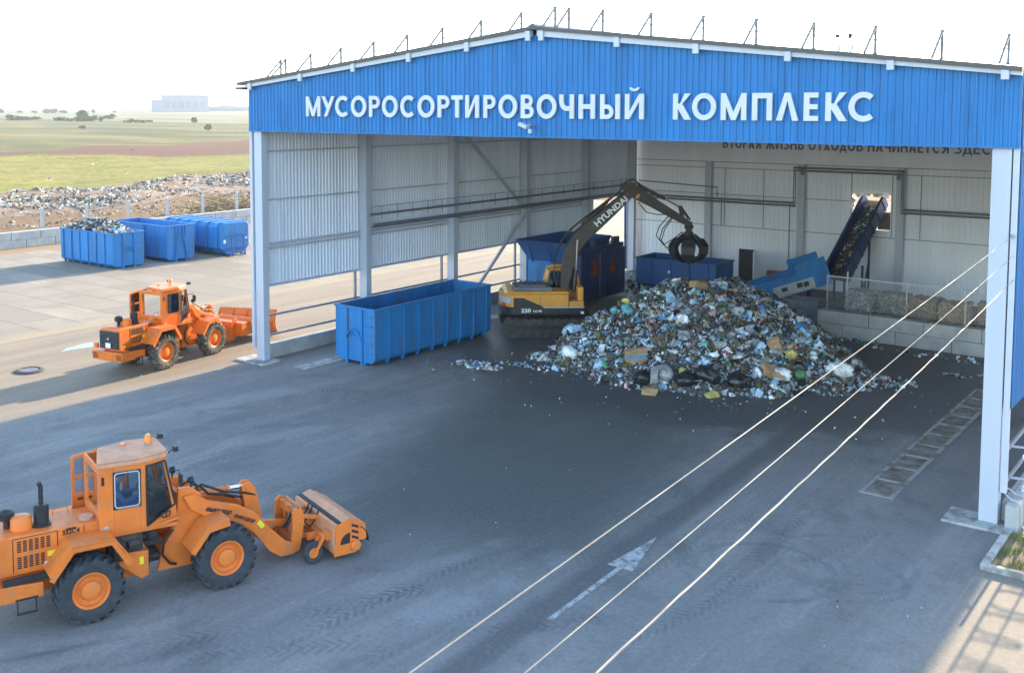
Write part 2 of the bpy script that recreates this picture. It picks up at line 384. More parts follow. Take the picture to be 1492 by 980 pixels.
    tan = s.mix(s.mapr(n_st, .3, .7), (.215, .160, .10), (.30, .225, .145))
    tan = s.mix(s.math('MULTIPLY', s.mapr(s.noise(.8, 6, .7, stretch=(1.4, .3, 1)), .55, .75), .6), tan, (.17, .145, .11))
    c = s.mix(s.math('MULTIPLY', dust_sun, .92), c, tan)
    c = s.mix(s.math('MULTIPLY', s.mapr(s.math('ADD', x, s.math('MULTIPLY', dn, .4)), 28.6, 29.4), .85), c, s.mix(n_mid, (.20, .165, .12), (.33, .27, .20)))
    c = s.mix(s.mapr(s.noise(26, 2, .6), .70, .76), c, (.30, .30, .29))
    n_gr = s.noise(8.5, 8, .88); c = s.mix(s.math('MULTIPLY', s.mapr(n_gr, .47, .62), .30), c, (.075, .076, .078)); c = s.mix(s.math('MULTIPLY', s.mapr(n_gr, .50, .36), .22), c, (.42, .41, .39))
    c = s.mix(s.math('MULTIPLY', s.mapr(n_fine, .38, .66), .5), c, (.10, .10, .105))
    s.bump(s.math('ADD', n_fine, s.math('MULTIPLY', n_mid, .6)), .35, .012)
    ro = s.math('SUBTRACT', .88, s.math('MULTIPLY', s.math('ADD', wet, wet2, clamp=True), .28))
    return s.fin(c, ro, spec=.35)
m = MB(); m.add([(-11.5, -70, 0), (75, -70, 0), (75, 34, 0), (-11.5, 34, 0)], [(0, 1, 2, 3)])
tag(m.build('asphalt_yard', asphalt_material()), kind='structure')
def slab_material():
    s = NT('concrete_slabs'); x, y, z = s.xyz()
    def slab_id(a, w): return s.math('FLOOR', s.math('DIVIDE', a, w))
    ox = s.math('ADD', x, s.math('MULTIPLY', s.math('MODULO', s.math('ABSOLUTE', slab_id(y, 2.25)), 2.0), 3.0))
    iy = slab_id(y, 2.25); ix = slab_id(ox, 6.0)
    wn = s.n('ShaderNodeTexWhiteNoise', noise_dimensions='2D'); cb = s.n('ShaderNodeCombineXYZ')
    s.l(ix, cb.inputs[0]); s.l(iy, cb.inputs[1]); s.l(cb.outputs[0], wn.inputs['Vector'])
    base = s.mix(wn.outputs['Value'], (.185, .160, .128), (.315, .272, .215))
    c = s.mix(s.mapr(s.noise(.35, 6, .65), .35, .7), base, (.215, .187, .148))
    c = s.mix(s.math('MULTIPLY', s.mapr(s.noise(1.6, 6, .7), .55, .75), .6), c, (.14, .125, .10))
    fy = s.math('SUBTRACT', s.math('DIVIDE', y, 2.25), iy); fx = s.math('SUBTRACT', s.math('DIVIDE', ox, 6.0), ix)
    jy = s.math('MINIMUM', fy, s.math('SUBTRACT', 1, fy)); jx = s.math('MINIMUM', fx, s.math('SUBTRACT', 1, fx))
    j = s.math('MAXIMUM', s.mapr(jy, .020, .008), s.mapr(jx, .007, .003))
    c = s.mix(s.math('MULTIPLY', j, .75), c, (.10, .085, .065))
    sand = s.mapr(s.math('ADD', x, s.math('MULTIPLY', s.math('SUBTRACT', s.noise(.8, 6, .7), .5), 3.5)), -13.4, -11.6)
    c = s.mix(sand, c, (.29, .23, .15))
    sand2 = s.mapr(s.math('ADD', x, s.math('MULTIPLY', s.math('SUBTRACT', s.noise(.6, 6, .7), .5), 5)), -37.5, -40.5)
    c = s.mix(sand2, c, (.26, .18, .10))
    s.bump(s.noise(20, 4, .6), .3, .01)
    return s.fin(c, .9, spec=.25)
m = MB(); m.add([(-41.2, -70, 0), (-11.5, -70, 0), (-11.5, 75, 0), (-41.2, 75, 0)], [(0, 1, 2, 3)])
tag(m.build('concrete_yard', slab_material()), kind='structure')
m = MB(); m.add([(-11.5, 34, 0), (40, 34, 0), (40, 75, 0), (-11.5, 75, 0)], [(0, 1, 2, 3)])
tag(m.build('rear_yard', M('sandy_yard', (.29, .235, .16), .9, var=.25, scale=.3)), kind='structure')

# painted arrow, worn
def worn_paint():
    s = NT('worn_white_paint'); tr = s.n('ShaderNodeBsdfTransparent'); mx = s.n('ShaderNodeMixShader')
    f = s.mapr(s.noise(2.6, 7, .74), .42, .68, .85, .05)
    s.fin(s.mix(s.noise(3, 5, .6), (.36, .37, .36), (.50, .51, .50)), .8)
    s.l(f, mx.inputs[0]); s.l(tr.outputs[0], mx.inputs[1]); s.l(s.b.outputs[0], mx.inputs[2]); s.l(mx.outputs[0], s.out.inputs[0]); return s.m
m = MB(); a = Vector((22.045, -5.84, .004)); L, R = Vector((21.88, -8.0, .004)), Vector((22.53, -7.96, .004)); T = Vector((22.3, -11.1, .004))
mid = (L+R)/2; side = (R-L).normalized()*.065; m.add([a, L, R], [(0, 1, 2)])
m.add([mid-side+Vector((0, .0, 0)), mid+side, T+side, T-side], [(0, 1, 2, 3)]); tag(m.build('painted_arrow', worn_paint(), recalc=False), kind='structure')
# puddle
m = MB(); n = 40; m.add([(-8.1+.42*cos(2*pi*i/n)*(1+.25*sin(3*2*pi*i/n)), -2.85+1.05*sin(2*pi*i/n)*(1+.18*cos(5*2*pi*i/n)), .004) for i in range(n)], [tuple(range(n))])
s_ = NT('puddle_water'); s_.fin((.16, .15, .14), .22, spec=.25)
tag(m.build('puddle', s_.m), kind='structure')
# manhole with a raised rim
t = thing('manhole', 'round rusty manhole cover in a low dark ring on the sandy strip', 'manhole', (-5.85, -6.75, 0))
MB().lathe([(.62, 0), (.55, .05), (.42, .075), (.40, .03), (.40, 0)], (0, 0, .005), 'z', 24, cap=False).build('rim', m_dk, t)
MB().lathe([(.385, .03), (.36, .05), (.0, .055)], (0, 0, .006), 'z', 24).build('cover', m_rust, t)

# ---------------------------------------------------------------- the open-fronted sorting hall
W, D, HF, HE, HR = 28.80, 32.3, 9.75, 11.57, 13.11
hall = thing('sorting_hall', 'big open-fronted blue and grey steel hall with white lettering across its gable', 'building', (0, 0, 0))
def roofz(x): return HE+(HR-HE)*(1-abs(x-W/2)/(W/2))
def corrugated(m, p0, u, L, zb, zt, nrm, pitch=.2, depth=.035, thick=False, duty=.55):
    """trapezoid sheet starting at p0 running along u; zb, zt are functions of the run"""
    p0 = Vector(p0); u = Vector(u).normalized(); nn = Vector(nrm); prof = []; k = 0; q = 0.0
    while q < L:
        for a, h in ((0, 0), (duty*pitch, 0), (duty*pitch+.018, 1), (pitch-.018, 1)):
            if q+a < L: prof.append((q+a, h))
        q += pitch
    prof.append((L, 0)); vs = []; fs = []
    for a, h in prof:
        b = p0+u*a+nn*(depth*h); vs += [(b.x, b.y, zb(a)), (b.x, b.y, zt(a))]
    for i in range(len(prof)-1): fs.append((2*i, 2*i+2, 2*i+3, 2*i+1))
    m.add(vs, fs)
# gable cladding
m = MB(); corrugated(m, (0, -.02, 0), (1, 0, 0), W, lambda a: HF, lambda a: roofz(a)-.02, (0, -1, 0), .2, .03)
corrugated(m, (0, 1.2, 0), (0, -1, 0), 1.22, lambda a: HF, lambda a: HE-.02, (-1, 0, 0), .2, .03)
m.box(.01, W-.01, -.045, .03, HF-.05, HF-.004)
fascia = m.build('gable_cladding', m_blue, hall, recalc=False)
m = MB()
m.prism([(0.02, HF-.03), (W-.02, HF-.03), (W-.02, HE-.1), (W/2, HR-.1), (.02, HE-.1)], .05, .22); m.build('gable_backing', m_grey, hall)

# lettering
def glyph(ch, x, w, h=.78, s=.155):
    P = []
    def R(x0, x1, z0, z1): P.append([(x+x0, z0), (x+x1, z0), (x+x1, z1), (x+x0, z1)])
    def Q(*p): P.append([(x+a, b) for a, b in p])
    def ring(cx, cz, rx, rz, a0, a1, st=s, n=18):
        o = [(x+cx+rx*cos(radians(a0+(a1-a0)*i/n)), cz+rz*sin(radians(a0+(a1-a0)*i/n))) for i in range(n+1)]
        q = [(x+cx+(rx-st)*cos(radians(a0+(a1-a0)*i/n)), cz+(rz-st)*sin(radians(a0+(a1-a0)*i/n))) for i in range(n+1)]
        P.append(o+q[::-1])
    def bowl(x0, x1, z0, z1, st=s*.9):
        hz = (z1-z0)/2; st = min(st, hz*.6); k = max(x0, x1-hz)
        R(x0, k, z1-st, z1); R(x0, k, z0, z0+st); ring(k, (z0+z1)/2, x1-k, hz, -90, 90, st)
    if ch == 'О': ring(w/2, h/2, w/2, h/2+.012, 90, 270); ring(w/2, h/2, w/2, h/2+.012, -90, 90)
    elif ch == 'С': ring(w*.54, h/2, w*.54, h/2+.012, 48, 312)
    elif ch == 'М':
        R(0, s, 0, h); R(w-s, w, 0, h); Q((s*.9, h), (0, h), (w/2-s*.42, 0), (w/2, .0), (w/2, s*1.5)); Q((w-s*.9, h), (w/2, s*1.5), (w/2, 0), (w/2+s*.42, 0), (w, h))
    elif ch == 'У': Q((w-s*1.05, h), (w*.18, 0), (w*.18+s*1.08, 0), (w, h)); Q((0, h), (w*.42, h*.32), (w*.62, h*.44), (s*1.1, h))
    elif ch == 'Р': R(0, s, 0, h); bowl(s, w, h*.40, h)
    elif ch == 'Т': R(0, w, h-s, h); R(w/2-s/2, w/2+s/2, 0, h-s)
    elif ch in 'ИЙ':
        R(0, s, 0, h); R(w-s, w, 0, h); Q((s, 0), (w-s, h-s*1.5), (w-s, h), (s, s*1.5))
        if ch == 'Й': ring(w/2, h+.20, .17, .12, 180, 360, .075, 10)
    elif ch == 'В': R(0, s, 0, h); bowl(s, w*.92, h*.47, h); bowl(s, w, 0, h*.47+s*.45, s*.85)
    elif ch == 'Ч': R(w-s, w, 0, h); ring(w*.5, h*.72, w*.5, h*.40, 180, 270); R(0, s, h*.71, h); R(w*.5, w-s, h*.32, h*.32+s)
    elif ch == 'Н': R(0, s, 0, h); R(w-s, w, 0, h); R(s, w-s, h/2-s/2, h/2+s/2)
    elif ch == 'Ы': R(0, s, 0, h); bowl(s, w*.68, 0, h*.58); R(w-s, w, 0, h)
    elif ch == 'Ь': R(0, s, 0, h); bowl(s, w, 0, h*.58)
    elif ch == 'К': R(0, s, 0, h); Q((s, h*.42), (w-s*1.25, h), (w, h), (s+s*.5, h*.5)); Q((s, h*.62), (s, h*.42), (w-s*1.25, 0), (w+.02, 0), (s*1.9, h*.60))
    elif ch == 'П': R(0, s, 0, h); R(w-s, w, 0, h); R(s, w-s, h-s, h)
    elif ch == 'Л': Q((0, 0), (s*1.1, 0), (w/2+s*.05, h*.74), (w/2+s*.5, h), (w/2-s*.5, h)); Q((w-s*1.1, 0), (w, 0), (w/2+s*.5, h), (w/2, h*.76))
    elif ch == 'Е': R(0, s, 0, h); R(s, w, 0, s*.9); R(s, w, h-s*.9, h); R(s, w*.96, h/2-s*.45, h/2+s*.45)
    elif ch == 'А': Q((0, 0), (s*1.1, 0), (w/2, h*.74), (w/2+s*.5, h), (w/2-s*.5, h)); Q((w-s*1.1, 0), (w, 0), (w/2+s*.5, h), (w/2, h*.76)); R(w*.26, w*.74, h*.2, h*.2+s*.8)
    elif ch == 'Я': R(w-s, w, 0, h); R(w*.45, w-s, h-s, h); R(w*.45, w-s, h*.4, h*.4+s); ring(w*.45, h*.7, w*.45, h*.3, 90, 270); Q((0, 0), (s*1.2, 0), (w-s, h*.42), (w-s*2, h*.42))
    elif ch == 'Ж': R(w/2-s/2, w/2+s/2, 0, h); Q((0, 0), (s*1.2, 0), (w/2-s/2, h*.5), (s*1.2, h), (0, h), (w/2-s*1.4, h*.5)); Q((w, 0), (w, 0), (w/2+s*1.4, h*.5), (w, h), (w-s*1.2, h), (w/2+s/2, h*.5), (w-s*1.2, 0))
    elif ch == 'З': ring(w*.42, h*.74, w*.5, h*.27, -90, 140, s*.85); ring(w*.42, h*.27, w*.56, h*.28, -140, 90, s*.85)
    elif ch == 'Х': Q((0, 0), (s*1.2, 0), (w, h), (w-s*1.2, h)); Q((0, h), (s*1.2, h), (w, 0), (w-s*1.2, 0))
    elif ch == 'Д': R(-.02, w+.02, 0, s*.8); Q((s*.3, s*.8), (s*1.4, s*.8), (w/2, h*.76), (w/2+s*.5, h), (w/2-s*.5, h)); Q((w-s*1.4, s*.8), (w-s*.3, s*.8), (w/2+s*.5, h), (w/2, h*.76)); R(-.02, s*.6, -.13, 0); R(w+.02-s*.6, w+.02, -.13, 0)
    return P
def letter(ch, x0, x1, z0, y0, th, mat, parent, h=.78, s=.155, name='letter'):
    m = MB()
    for i, p in enumerate(glyph(ch, 0, x1-x0, h, s)): m.prism([(a+x0, b+z0) for a, b in p], y0, y0-th-.0015*i)
    return m.build(name, mat, parent)
word1 = [('М',3.54,4.34),('У',4.42,5.11),('С',5.16,5.90),('О',6.0,6.78),('Р',6.93,7.47),('О',7.59,8.35),('С',8.49,9.2),('О',9.32,10.1),('Р',10.25,10.78),('Т',10.87,11.38),('И',11.49,12.08),('Р',12.28,12.79),('О',12.92,13.68),('В',13.84,14.35),('О',14.48,15.24),('Ч',15.36,15.91),('Н',16.09,16.69),('Ы',16.88,17.59),('Й',17.77,18.42)]
word2 = [('К',19.41,19.98),('О',20.03,20.79),('М',20.94,21.72),('П',21.89,22.48),('Л',22.6,23.24),('Е',23.39,23.79),('К',23.99,24.56),('С',24.61,25.34)]
for ch, a, b in word1+word2: letter(ch, a, b, 10.345, -.07, .07, m_letter, fascia)

# roof
m = MB()
for sx in (0, 1):
    a, b = (-.38, W/2) if sx == 0 else (W/2, W+.02)
    za, zb = roofz(max(0, a))-.1*(sx == 0), roofz(min(W, b))-.1*(sx == 1)
    m.prism([(a, za+.13), (b, zb+.13), (b, zb+.25), (a, za+.25)], -.32, D+.35)
roof = m.build('roof', m_roof, hall)
m = MB(); m.add([(.35, .3, roofz(.35)-.05), (W/2, .3, HR-.05), (W-.35, .3, HE-.04), (.35, D-.1, roofz(.35)-.05), (W/2, D-.1, HR-.05), (W-.35, D-.1, HE-.04)], [(0, 1, 4, 3), (1, 2, 5, 4)]); m.build('bounce_liner', m_grey2, hall, recalc=False)  # unseen white liner, added to bounce more light into the hall
m = MB()
for sx in (0, 1):
    a, b = (.0, W/2-.12) if sx == 0 else (W/2+.12, W+.0)
    m.prism([(a, roofz(a)-.07), (b, roofz(b)-.07), (b, roofz(b)+.125), (a, roofz(a)+.125)], -.22, -.075)
m.build('gable_trim', m_trim, roof)
for x in (.36, 3.35, 6.23, 9.0, 11.65, 14.2, 14.72, 17.53, 20.18, 22.95, 25.71, 28.44):
    MB().box(x-.09, x+.09, -.30, -.225, roofz(x)-.20, roofz(x)+.12).build('purlin_cap', m_trim, roof)
MB().box(-.42, .0, -.36, 2.5, HE-.16, HE-.04).build('gutter', m_roof, roof)
MB().prism([(W/2-.35, HR+.14), (W/2, HR+.33), (W/2+.35, HR+.14)], -.34, D).build('ridge_cap', m_roof, roof)
tops = []
for x in (1.15, 1.45, 2.93, 4.62, 6.38, 8.07, 9.77, 11.51, 13.23, 14.60, 15.14, 16.43, 18.17, 19.93, 21.6, 23.3, 25.0, 26.71, 28.3):
    z = roofz(x)+.2; m = MB(); m.bar((x, .75, z), (x, .75, z+.74), .065); m.bar((x, .75, z+.73), (x-.05, .0, z+.0), .055)
    m.box(x-.05, x+.05, .70, .80, z-.02, z+.03); m.box(x-.035, x+.035, .72, .78, z+.34, z+.40); m.box(x-.04, x+.04, .715, .785, z+.70, z+.76); m.build('railing_post', m_pipe, roof); tops.append((x, z))
for h in (.74, .38):
    m = MB(); m.tube([(x, .75, z+h) for x, z in tops], .016, 4); m.build('railing_wire', m_pipe, roof)
for x in (26.15, 26.35, 26.55, 26.75, 26.95):
    MB().lathe([(.0, .16), (.07, .14), (.08, .08), (.05, .06), (.05, 0)], (x, 6, roofz(x)+.05), 'z', 10).build('roof_vent', m_roof, roof)
# two small cross-braced brackets with dark caps further back on the roof
for x, q in ((17.30, 1), (17.88, -1)):
    m = MB(); z = roofz(x)
    m.bar((x, 20, z), (x, 20, 13.6), .05); m.bar((x+.26, 20, z), (x+.26, 20, 13.6-.05), .05); m.bar((x, 20, 13.6-.9), (x+.26, 20, 13.6-.05), .06); m.build('roof_bracket', m_trim, roof)
    MB().bar((x+.13, 20, z), (x+.13, 20, 13.6+.25), .02).build('vent_stem', m_trim, roof)
    MB().lathe([(0, .14), (.09, .10), (.11, .02), (.06, -.04), (0, -.05)], (x+.13, 20, 13.6+.3), 'z', 12).build('vent_cap', m_black, roof)
t = thing('floodlight', 'small grey floodlight on a bent arm under the lettering on the blue gable', 'floodlight', (14.42, -.05, 9.98))
MB().tube([(0, 0, .1), (-.05, -.25, .16), (-.18, -.36, .14)], .025, 8).build('arm', m_galv, t)
MB().cbox((-.24, -.40, .13), (.34, .22, .12), Matrix.Rotation(.35, 3, 'Y')).build('lamp_housing', m_trim, t, bevel=.02)
MB().cbox((.02, -.40, -.05), (.10, .10, .14)).build('junction_box', m_trim, t, bevel=.01)

# columns: I-section with base plates
def column(x, y, h, fw=.45, fd=.34, plate=True):
    m = MB(); m.box(x-fw/2, x+fw/2, y-fd/2, y+fd/2, .10, h)
    c = m.build('column', m_col, hall, bevel=.012)
    if plate: MB().box(x-fw/2-.06, x+fw/2+.06, y-fd/2-.06, y+fd/2+.06, .075, .10).build('base_plate', m_galv, c)
    m = MB(); m.box(x-fw/2+.0-.004, x+fw/2+.004, y-fd/2-.004, y+fd/2+.004, 5.05, 5.09); m.build('splice', m_col, c)
    return c
for y in (.24, 6.5, 13, 19.5, 26, 31.75):
    column(.425, y, 11.3); column(W-.425, y, 11.3)
for x in (5.64, 11.5, 17.1, 22.9): column(x, D-.28, 7.32, .42, .3)
# base pads
for x0, x1 in ((-.75, 1.05), (27.35, 28.98)):
    m = MB(); m.box(x0, x1, -.35, .75, 0.0, .074); m.build('footing', m_concl, hall, bevel=.015)
# trim strip beside right column
MB().box(W-.16, W-.02, .05, .2, .95, HF).build('corner_trim', m_trim, hall)
MB().box(-.03, .12, .02, .16, .6, HF).build('corner_trim', m_trim, hall)
# side walls
for sx, x_in, x_out, nin in ((0, .16, .02, 1), (1, W-.16, W-.02, -1)):
    m = MB(); zt = lambda a: HE+.02
    corrugated(m, (x_in, .1, 0), (0, 1, 0), 27.2, lambda a: 3.15, zt, (nin, 0, 0), .2, .035)
    corrugated(m, (x_in, 27.3, 0), (0, 1, 0), D-27.3, lambda a: 4.95 if a < 4.2 else 0.1, zt, (nin, 0, 0), .2, .035)
    m.build('side_wall', m_grey, hall, recalc=False)
    m = MB(); corrugated(m, (x_out, .1, 0), (0, 1, 0), 27.2, lambda a: 3.12, zt, (-nin, 0, 0), .2, .035)
    corrugated(m, (x_out, 27.3, 0), (0, 1, 0), D-27.3, lambda a: 4.92 if a < 4.2 else 0.1, zt, (-nin, 0, 0), .2, .035)
    m.build('outer_cladding', m_blue, hall, recalc=False)
    for z, hh in ((3.16, .09), (4.92, .11), (4.74, .07), (6.80, .06), (8.85, .06), (10.5, .06)):
        x = x_in+nin*.09; m = MB(); m.box(x-.04, x+.04, .41, 26.9, z-hh/2, z+hh/2); m.build('girt', m_col, hall)
    xr = x_in+nin*.02
    for z in (1.86, 1.02): m = MB(); m.box(xr-.03, xr+.03, .41, 26.9, z-.045, z+.045); m.build('guard_rail', m_rail, hall)
    for y in (6.05, 12.4, 18.9): MB().box(xr-.05, xr+.05, y-.05, y+.05, .45, 3.1).build('rail_post', m_rail, hall)
    m = MB(); m.box(x_in-.28*(nin > 0)-.02*(nin < 0)+.0, x_in+.02+.28*(nin < 0)-.0, .45, 26.9, -.02, .60); m.build('plinth', m_conc, hall, bevel=.015)
    xb = .62 if sx == 0 else W-.62
    m = MB(); m.bar((xb, 13.2, 9.75), (xb, 19.3, 5.0), .16, .10, up=(1, 0, 0)); m.build('brace', m_col, hall)
    m = MB(); m.bar((xb, 19.3, 4.8), (xb, 14.2, .7), .16, .10, up=(1, 0, 0)); m.build('brace', m_col, hall)
# right flank: tie struts on the guard rail, plinth outside
for i, y in enumerate((1.2, 3.0, 4.8)):
    MB().bar((W-.14, y, 1.86), (W+.30, y+.1, 1.86), .05).build('strut', m_trim, hall); MB().bar((W-.14, y, 1.02), (W+.30, y+.1, 1.02), .05).build('strut', m_trim, hall)
for z in (1.86, 1.02): MB().box(W+.27, W+.33, .35, 26, z-.04, z+.04).build('guard_rail', m_trim, hall)
m = MB(); m.box(W-.02, W+.26, .0, 30, .0, .66); m.build('plinth', m_conc, hall, bevel=.02)
for k in range(2):
    y = .35+.5*k; MB().tube([(W-.25, .45, 1.0), (W-.05, y-.1, .85), (W+.05, y, .72), (W+.25, y, .70), (W+.29, y, .5), (W+.30, y, .12), (W+.42, y-.15, .05)], .018, 6).build('conduit', m_trim, hall)
# back wall
BW = D-.02
m = MB()
def back_part(x0, x1, zb, zt): corrugated(m, (x0, BW, 0), (1, 0, 0), x1-x0, lambda a: zb, (lambda a: zt(x0+a)) if callable(zt) else (lambda a: zt), (0, -1, 0), .28, .02, duty=.8)
back_part(.3, 14.4, .0, 7.3); back_part(14.4, 16.5, 5.74, 7.3); back_part(14.4, 16.5, .0, 3.74); back_part(16.5, W-.2, 0, 7.3)
back = m.build('back_wall', m_grey2, hall, recalc=False)
m = MB(); m.prism([(.3, 7.3), (W-.3, 7.3), (W-.3, HE), (W/2, HR), (.3, HE)], BW-.03, BW+.12); m.build('upper_back_panel', m_grey2, back)
for z in (7.30, 6.92, 5.3, 3.34):
    m = MB(); m.box(.5, 14.38 if 3.7 < z < 5.8 else W-.3, BW-.05, BW-.021, z-.02, z+.02); m.build('panel_joint', m_rail, back)
for x in (6.6, 9.1, 14.33, 16.58, 18.1):
    m = MB(); m.box(x-.02, x+.02, BW-.05, BW-.023, 3.4, 6.9); m.build('panel_joint', m_rail, back)
m = MB(); m.box(7.62, 8.62, BW-.06, BW-.02, 0, 2.0); d_ = m.build('door', m_black, back)
m = MB(); m.add([(8.62, BW-.06, 0), (8.68, BW-.06, 0), (8.95, BW-.95, 0), (8.89, BW-.95, 0), (8.62, BW-.06, 2), (8.68, BW-.06, 2), (8.95, BW-.95, 2), (8.89, BW-.95, 2)], [(0, 3, 2, 1), (4, 5, 6, 7), (0, 1, 5, 4), (1, 2, 6, 5), (2, 3, 7, 6), (3, 0, 4, 7)]); m.build('door_leaf', m_grey2, back)
# ragged foil round the conveyor hole
m = MB()
for i in range(14):
    side = (0, 2)[i % 2]; q = random.random()
    cx, cz = ((14.4+2.1*q, 5.74), (14.4+2.1*q, 5.6), (14.42, 3.9+1.8*q), (16.48, 3.9+1.8*q))[side]
    m.cbox((cx, BW-.06-.06*random.random(), cz), (.15+.3*random.random(), .015, .10+.28*random.random()), Matrix.Rotation(random.uniform(-1, 1), 3, 'Y') @ Matrix.Rotation(random.uniform(-.5, .5), 3, 'X'))
m.build('torn_foil', M('foil', (.75, .74, .70), .35, .3, var=.2), back)
m = MB(); m.box(15.1, 17.4, BW+1.6, BW+1.7, 2, 5.2); m.build('opening_screen', m_conc, back); m = MB(); m.box(15.75, 16.49, BW+.25, BW+.35, 3.75, 4.75); m.build('dark_panel', m_dk, back)  # panels added behind the hole to mask bright outdoors on its right
# slogan: the blue gable hides its upper half
sl = "ВТОРАЯ ЖИЗНЬ ОТХОДОВ НАЧИНАЕТСЯ ЗДЕСЬ"
spans = (("ВТОРАЯ", 6.42, 8.86), ("ЖИЗНЬ", 9.16, 11.49), ("ОТХОДОВ", 11.76, 14.89), ("НАЧИНАЕТСЯ", 15.16, 19.44), ("ЗДЕСЬ", 19.72, 22.0))
wd = {'О': 1.15, 'С': 1.0, 'Т': .85, 'Е': .75, 'Ж': 1.35, 'З': .8, 'Ь': .85, 'Р': .8}
for wtxt, a, b in spans:
    tot = sum(wd.get(c, .95) for c in wtxt); gap = .075*(len(wtxt)-1); u = (b-a-gap)/tot; x = a
    for c in wtxt:
        w_ = wd.get(c, .95)*u; letter(c, x, x+w_, 8.17, BW-.035, .008, m_slogan, back, .62, .10); x += w_+.075
# pipes and cable trays
for dx, z in ((.0, 5.18), (.10, 5.30)):
    m = MB(); m.tube([(.92+dx, 6.45, z), (.92+dx, 31.6, z)], .05, 8); m.build('pipe', m_pipe, hall)
m = MB(); m.tube([(.85, 6.4, 5.75), (.85, 31.6, 5.75)], .055, 8); m.build('pipe', m_pipe, hall)
m = MB(); m.tube([(.8, 6.6, 6.1), (.8, 31.6, 6.1)], .018, 6)
for i in range(22): y = 7.2+1.12*i; m.bar((.82, y, 5.5), (.82, y, 6.1), .025)
m.build('cable_tray', m_rail, hall)
for dz, dy in ((0, 0), (-.17, .0)):
    m = MB(); m.tube([(.9, D-.55, 5.05+dz), (11.12-dz*.6, D-.55, 5.05+dz), (11.12-dz*.6, D-.55, 7.14+dz), (17.3+dz*.6, D-.55, 7.14+dz), (17.3+dz*.6, D-.55, 5.02+dz), (27.5, D-.55, 5.02+dz)], .06, 8); m.build('pipe', m_pipe, back)
m = MB(); m.tube([(.9, D-.6, 5.95), (6.35, D-.6, 5.75), (6.35, D-.6, 5.2)], .04, 6); m.build('pipe', m_pipe, back)
m = MB(); m.bar((10.9, D-.5, 1.0), (10.9, D-.5, 5.0), .05); m.bar((6.6, D-.5, 3.4), (6.6, D-.5, 5.1), .04); m.build('pipe', m_pipe, back)
for x, z in ((11.6, 6.9), (17.0, 6.85)): MB().cbox((x, D-.5, z), (.16, .2, .34)).build('pipe_hanger', m_pipe, back)
# caged ladder on the outside of the east wall; its shadow falls on the pavement
lad = MB(); LX, LY = 29.22, 4.6
for q in (-.25, .25): lad.bar((LX+.1, LY+q, .6), (LX+.1, LY+q, 12.2), .06)
z = .8
while z < 12: lad.bar((LX+.1, LY-.25, z), (LX+.1, LY+.25, z), .025); z += .3
lad.bar((LX+.56, LY, .6), (LX+.56, LY, 12.2), .045)
for z in (1.0, 4.0, 7.0, 10.0): lad.bar((W-.1, LY-.25, z), (LX+.1, LY-.25, z), .05)
z = 2.4
while z < 12.3:
    lad.tube([(LX+.1, LY-.25, z)]+[(LX+.56+.44*cos(radians(a)), LY+.15*sin(radians(a)), z) for a in range(-120, 121, 20)]+[(LX+.1, LY+.25, z)], .022, 5); z += .40
lad.build('caged_ladder', m_trim, hall)

# floor drains
m_tray = M('drain_mud', (.13, .115, .085), .9, var=.45, scale=2.5, dirt=((.22, .21, .20), .5, 1.6))
m_frame = M('drain_frame', (.33, .325, .31), .85, var=.25, scale=1.5, dirt=((.11, .10, .085), .55, 1.5))
t = thing('drain_channel', 'long row of dirty sunken concrete drain trays in the floor by the right column', 'drain')
m = MB(); y = .45
m.box(25.0, 25.10, .45, 14.2, .0, .03); m.box(25.80, 25.92, .45, 14.2, .0, .03)
while y < 14.2: m.box(25.1, 25.8, y, y+.14, .0, .028); y += 1.35
m.build('frame', m_frame, t, bevel=.006)
y = .59
while y < 14.0:
    MB().box(25.1, 25.8, y, min(y+1.21, 14.2), .004, .012).build('tray', m_tray, t); y += 1.35
m = MB(); m.box(2.15, 2.85, .35, 14.5, 0, .03)
o = m.build('concrete_strip', m_concl, bevel=.01); tag(o, 'narrow pale concrete strip sunk in the floor under the blue container by the left columns', 'floor strip')
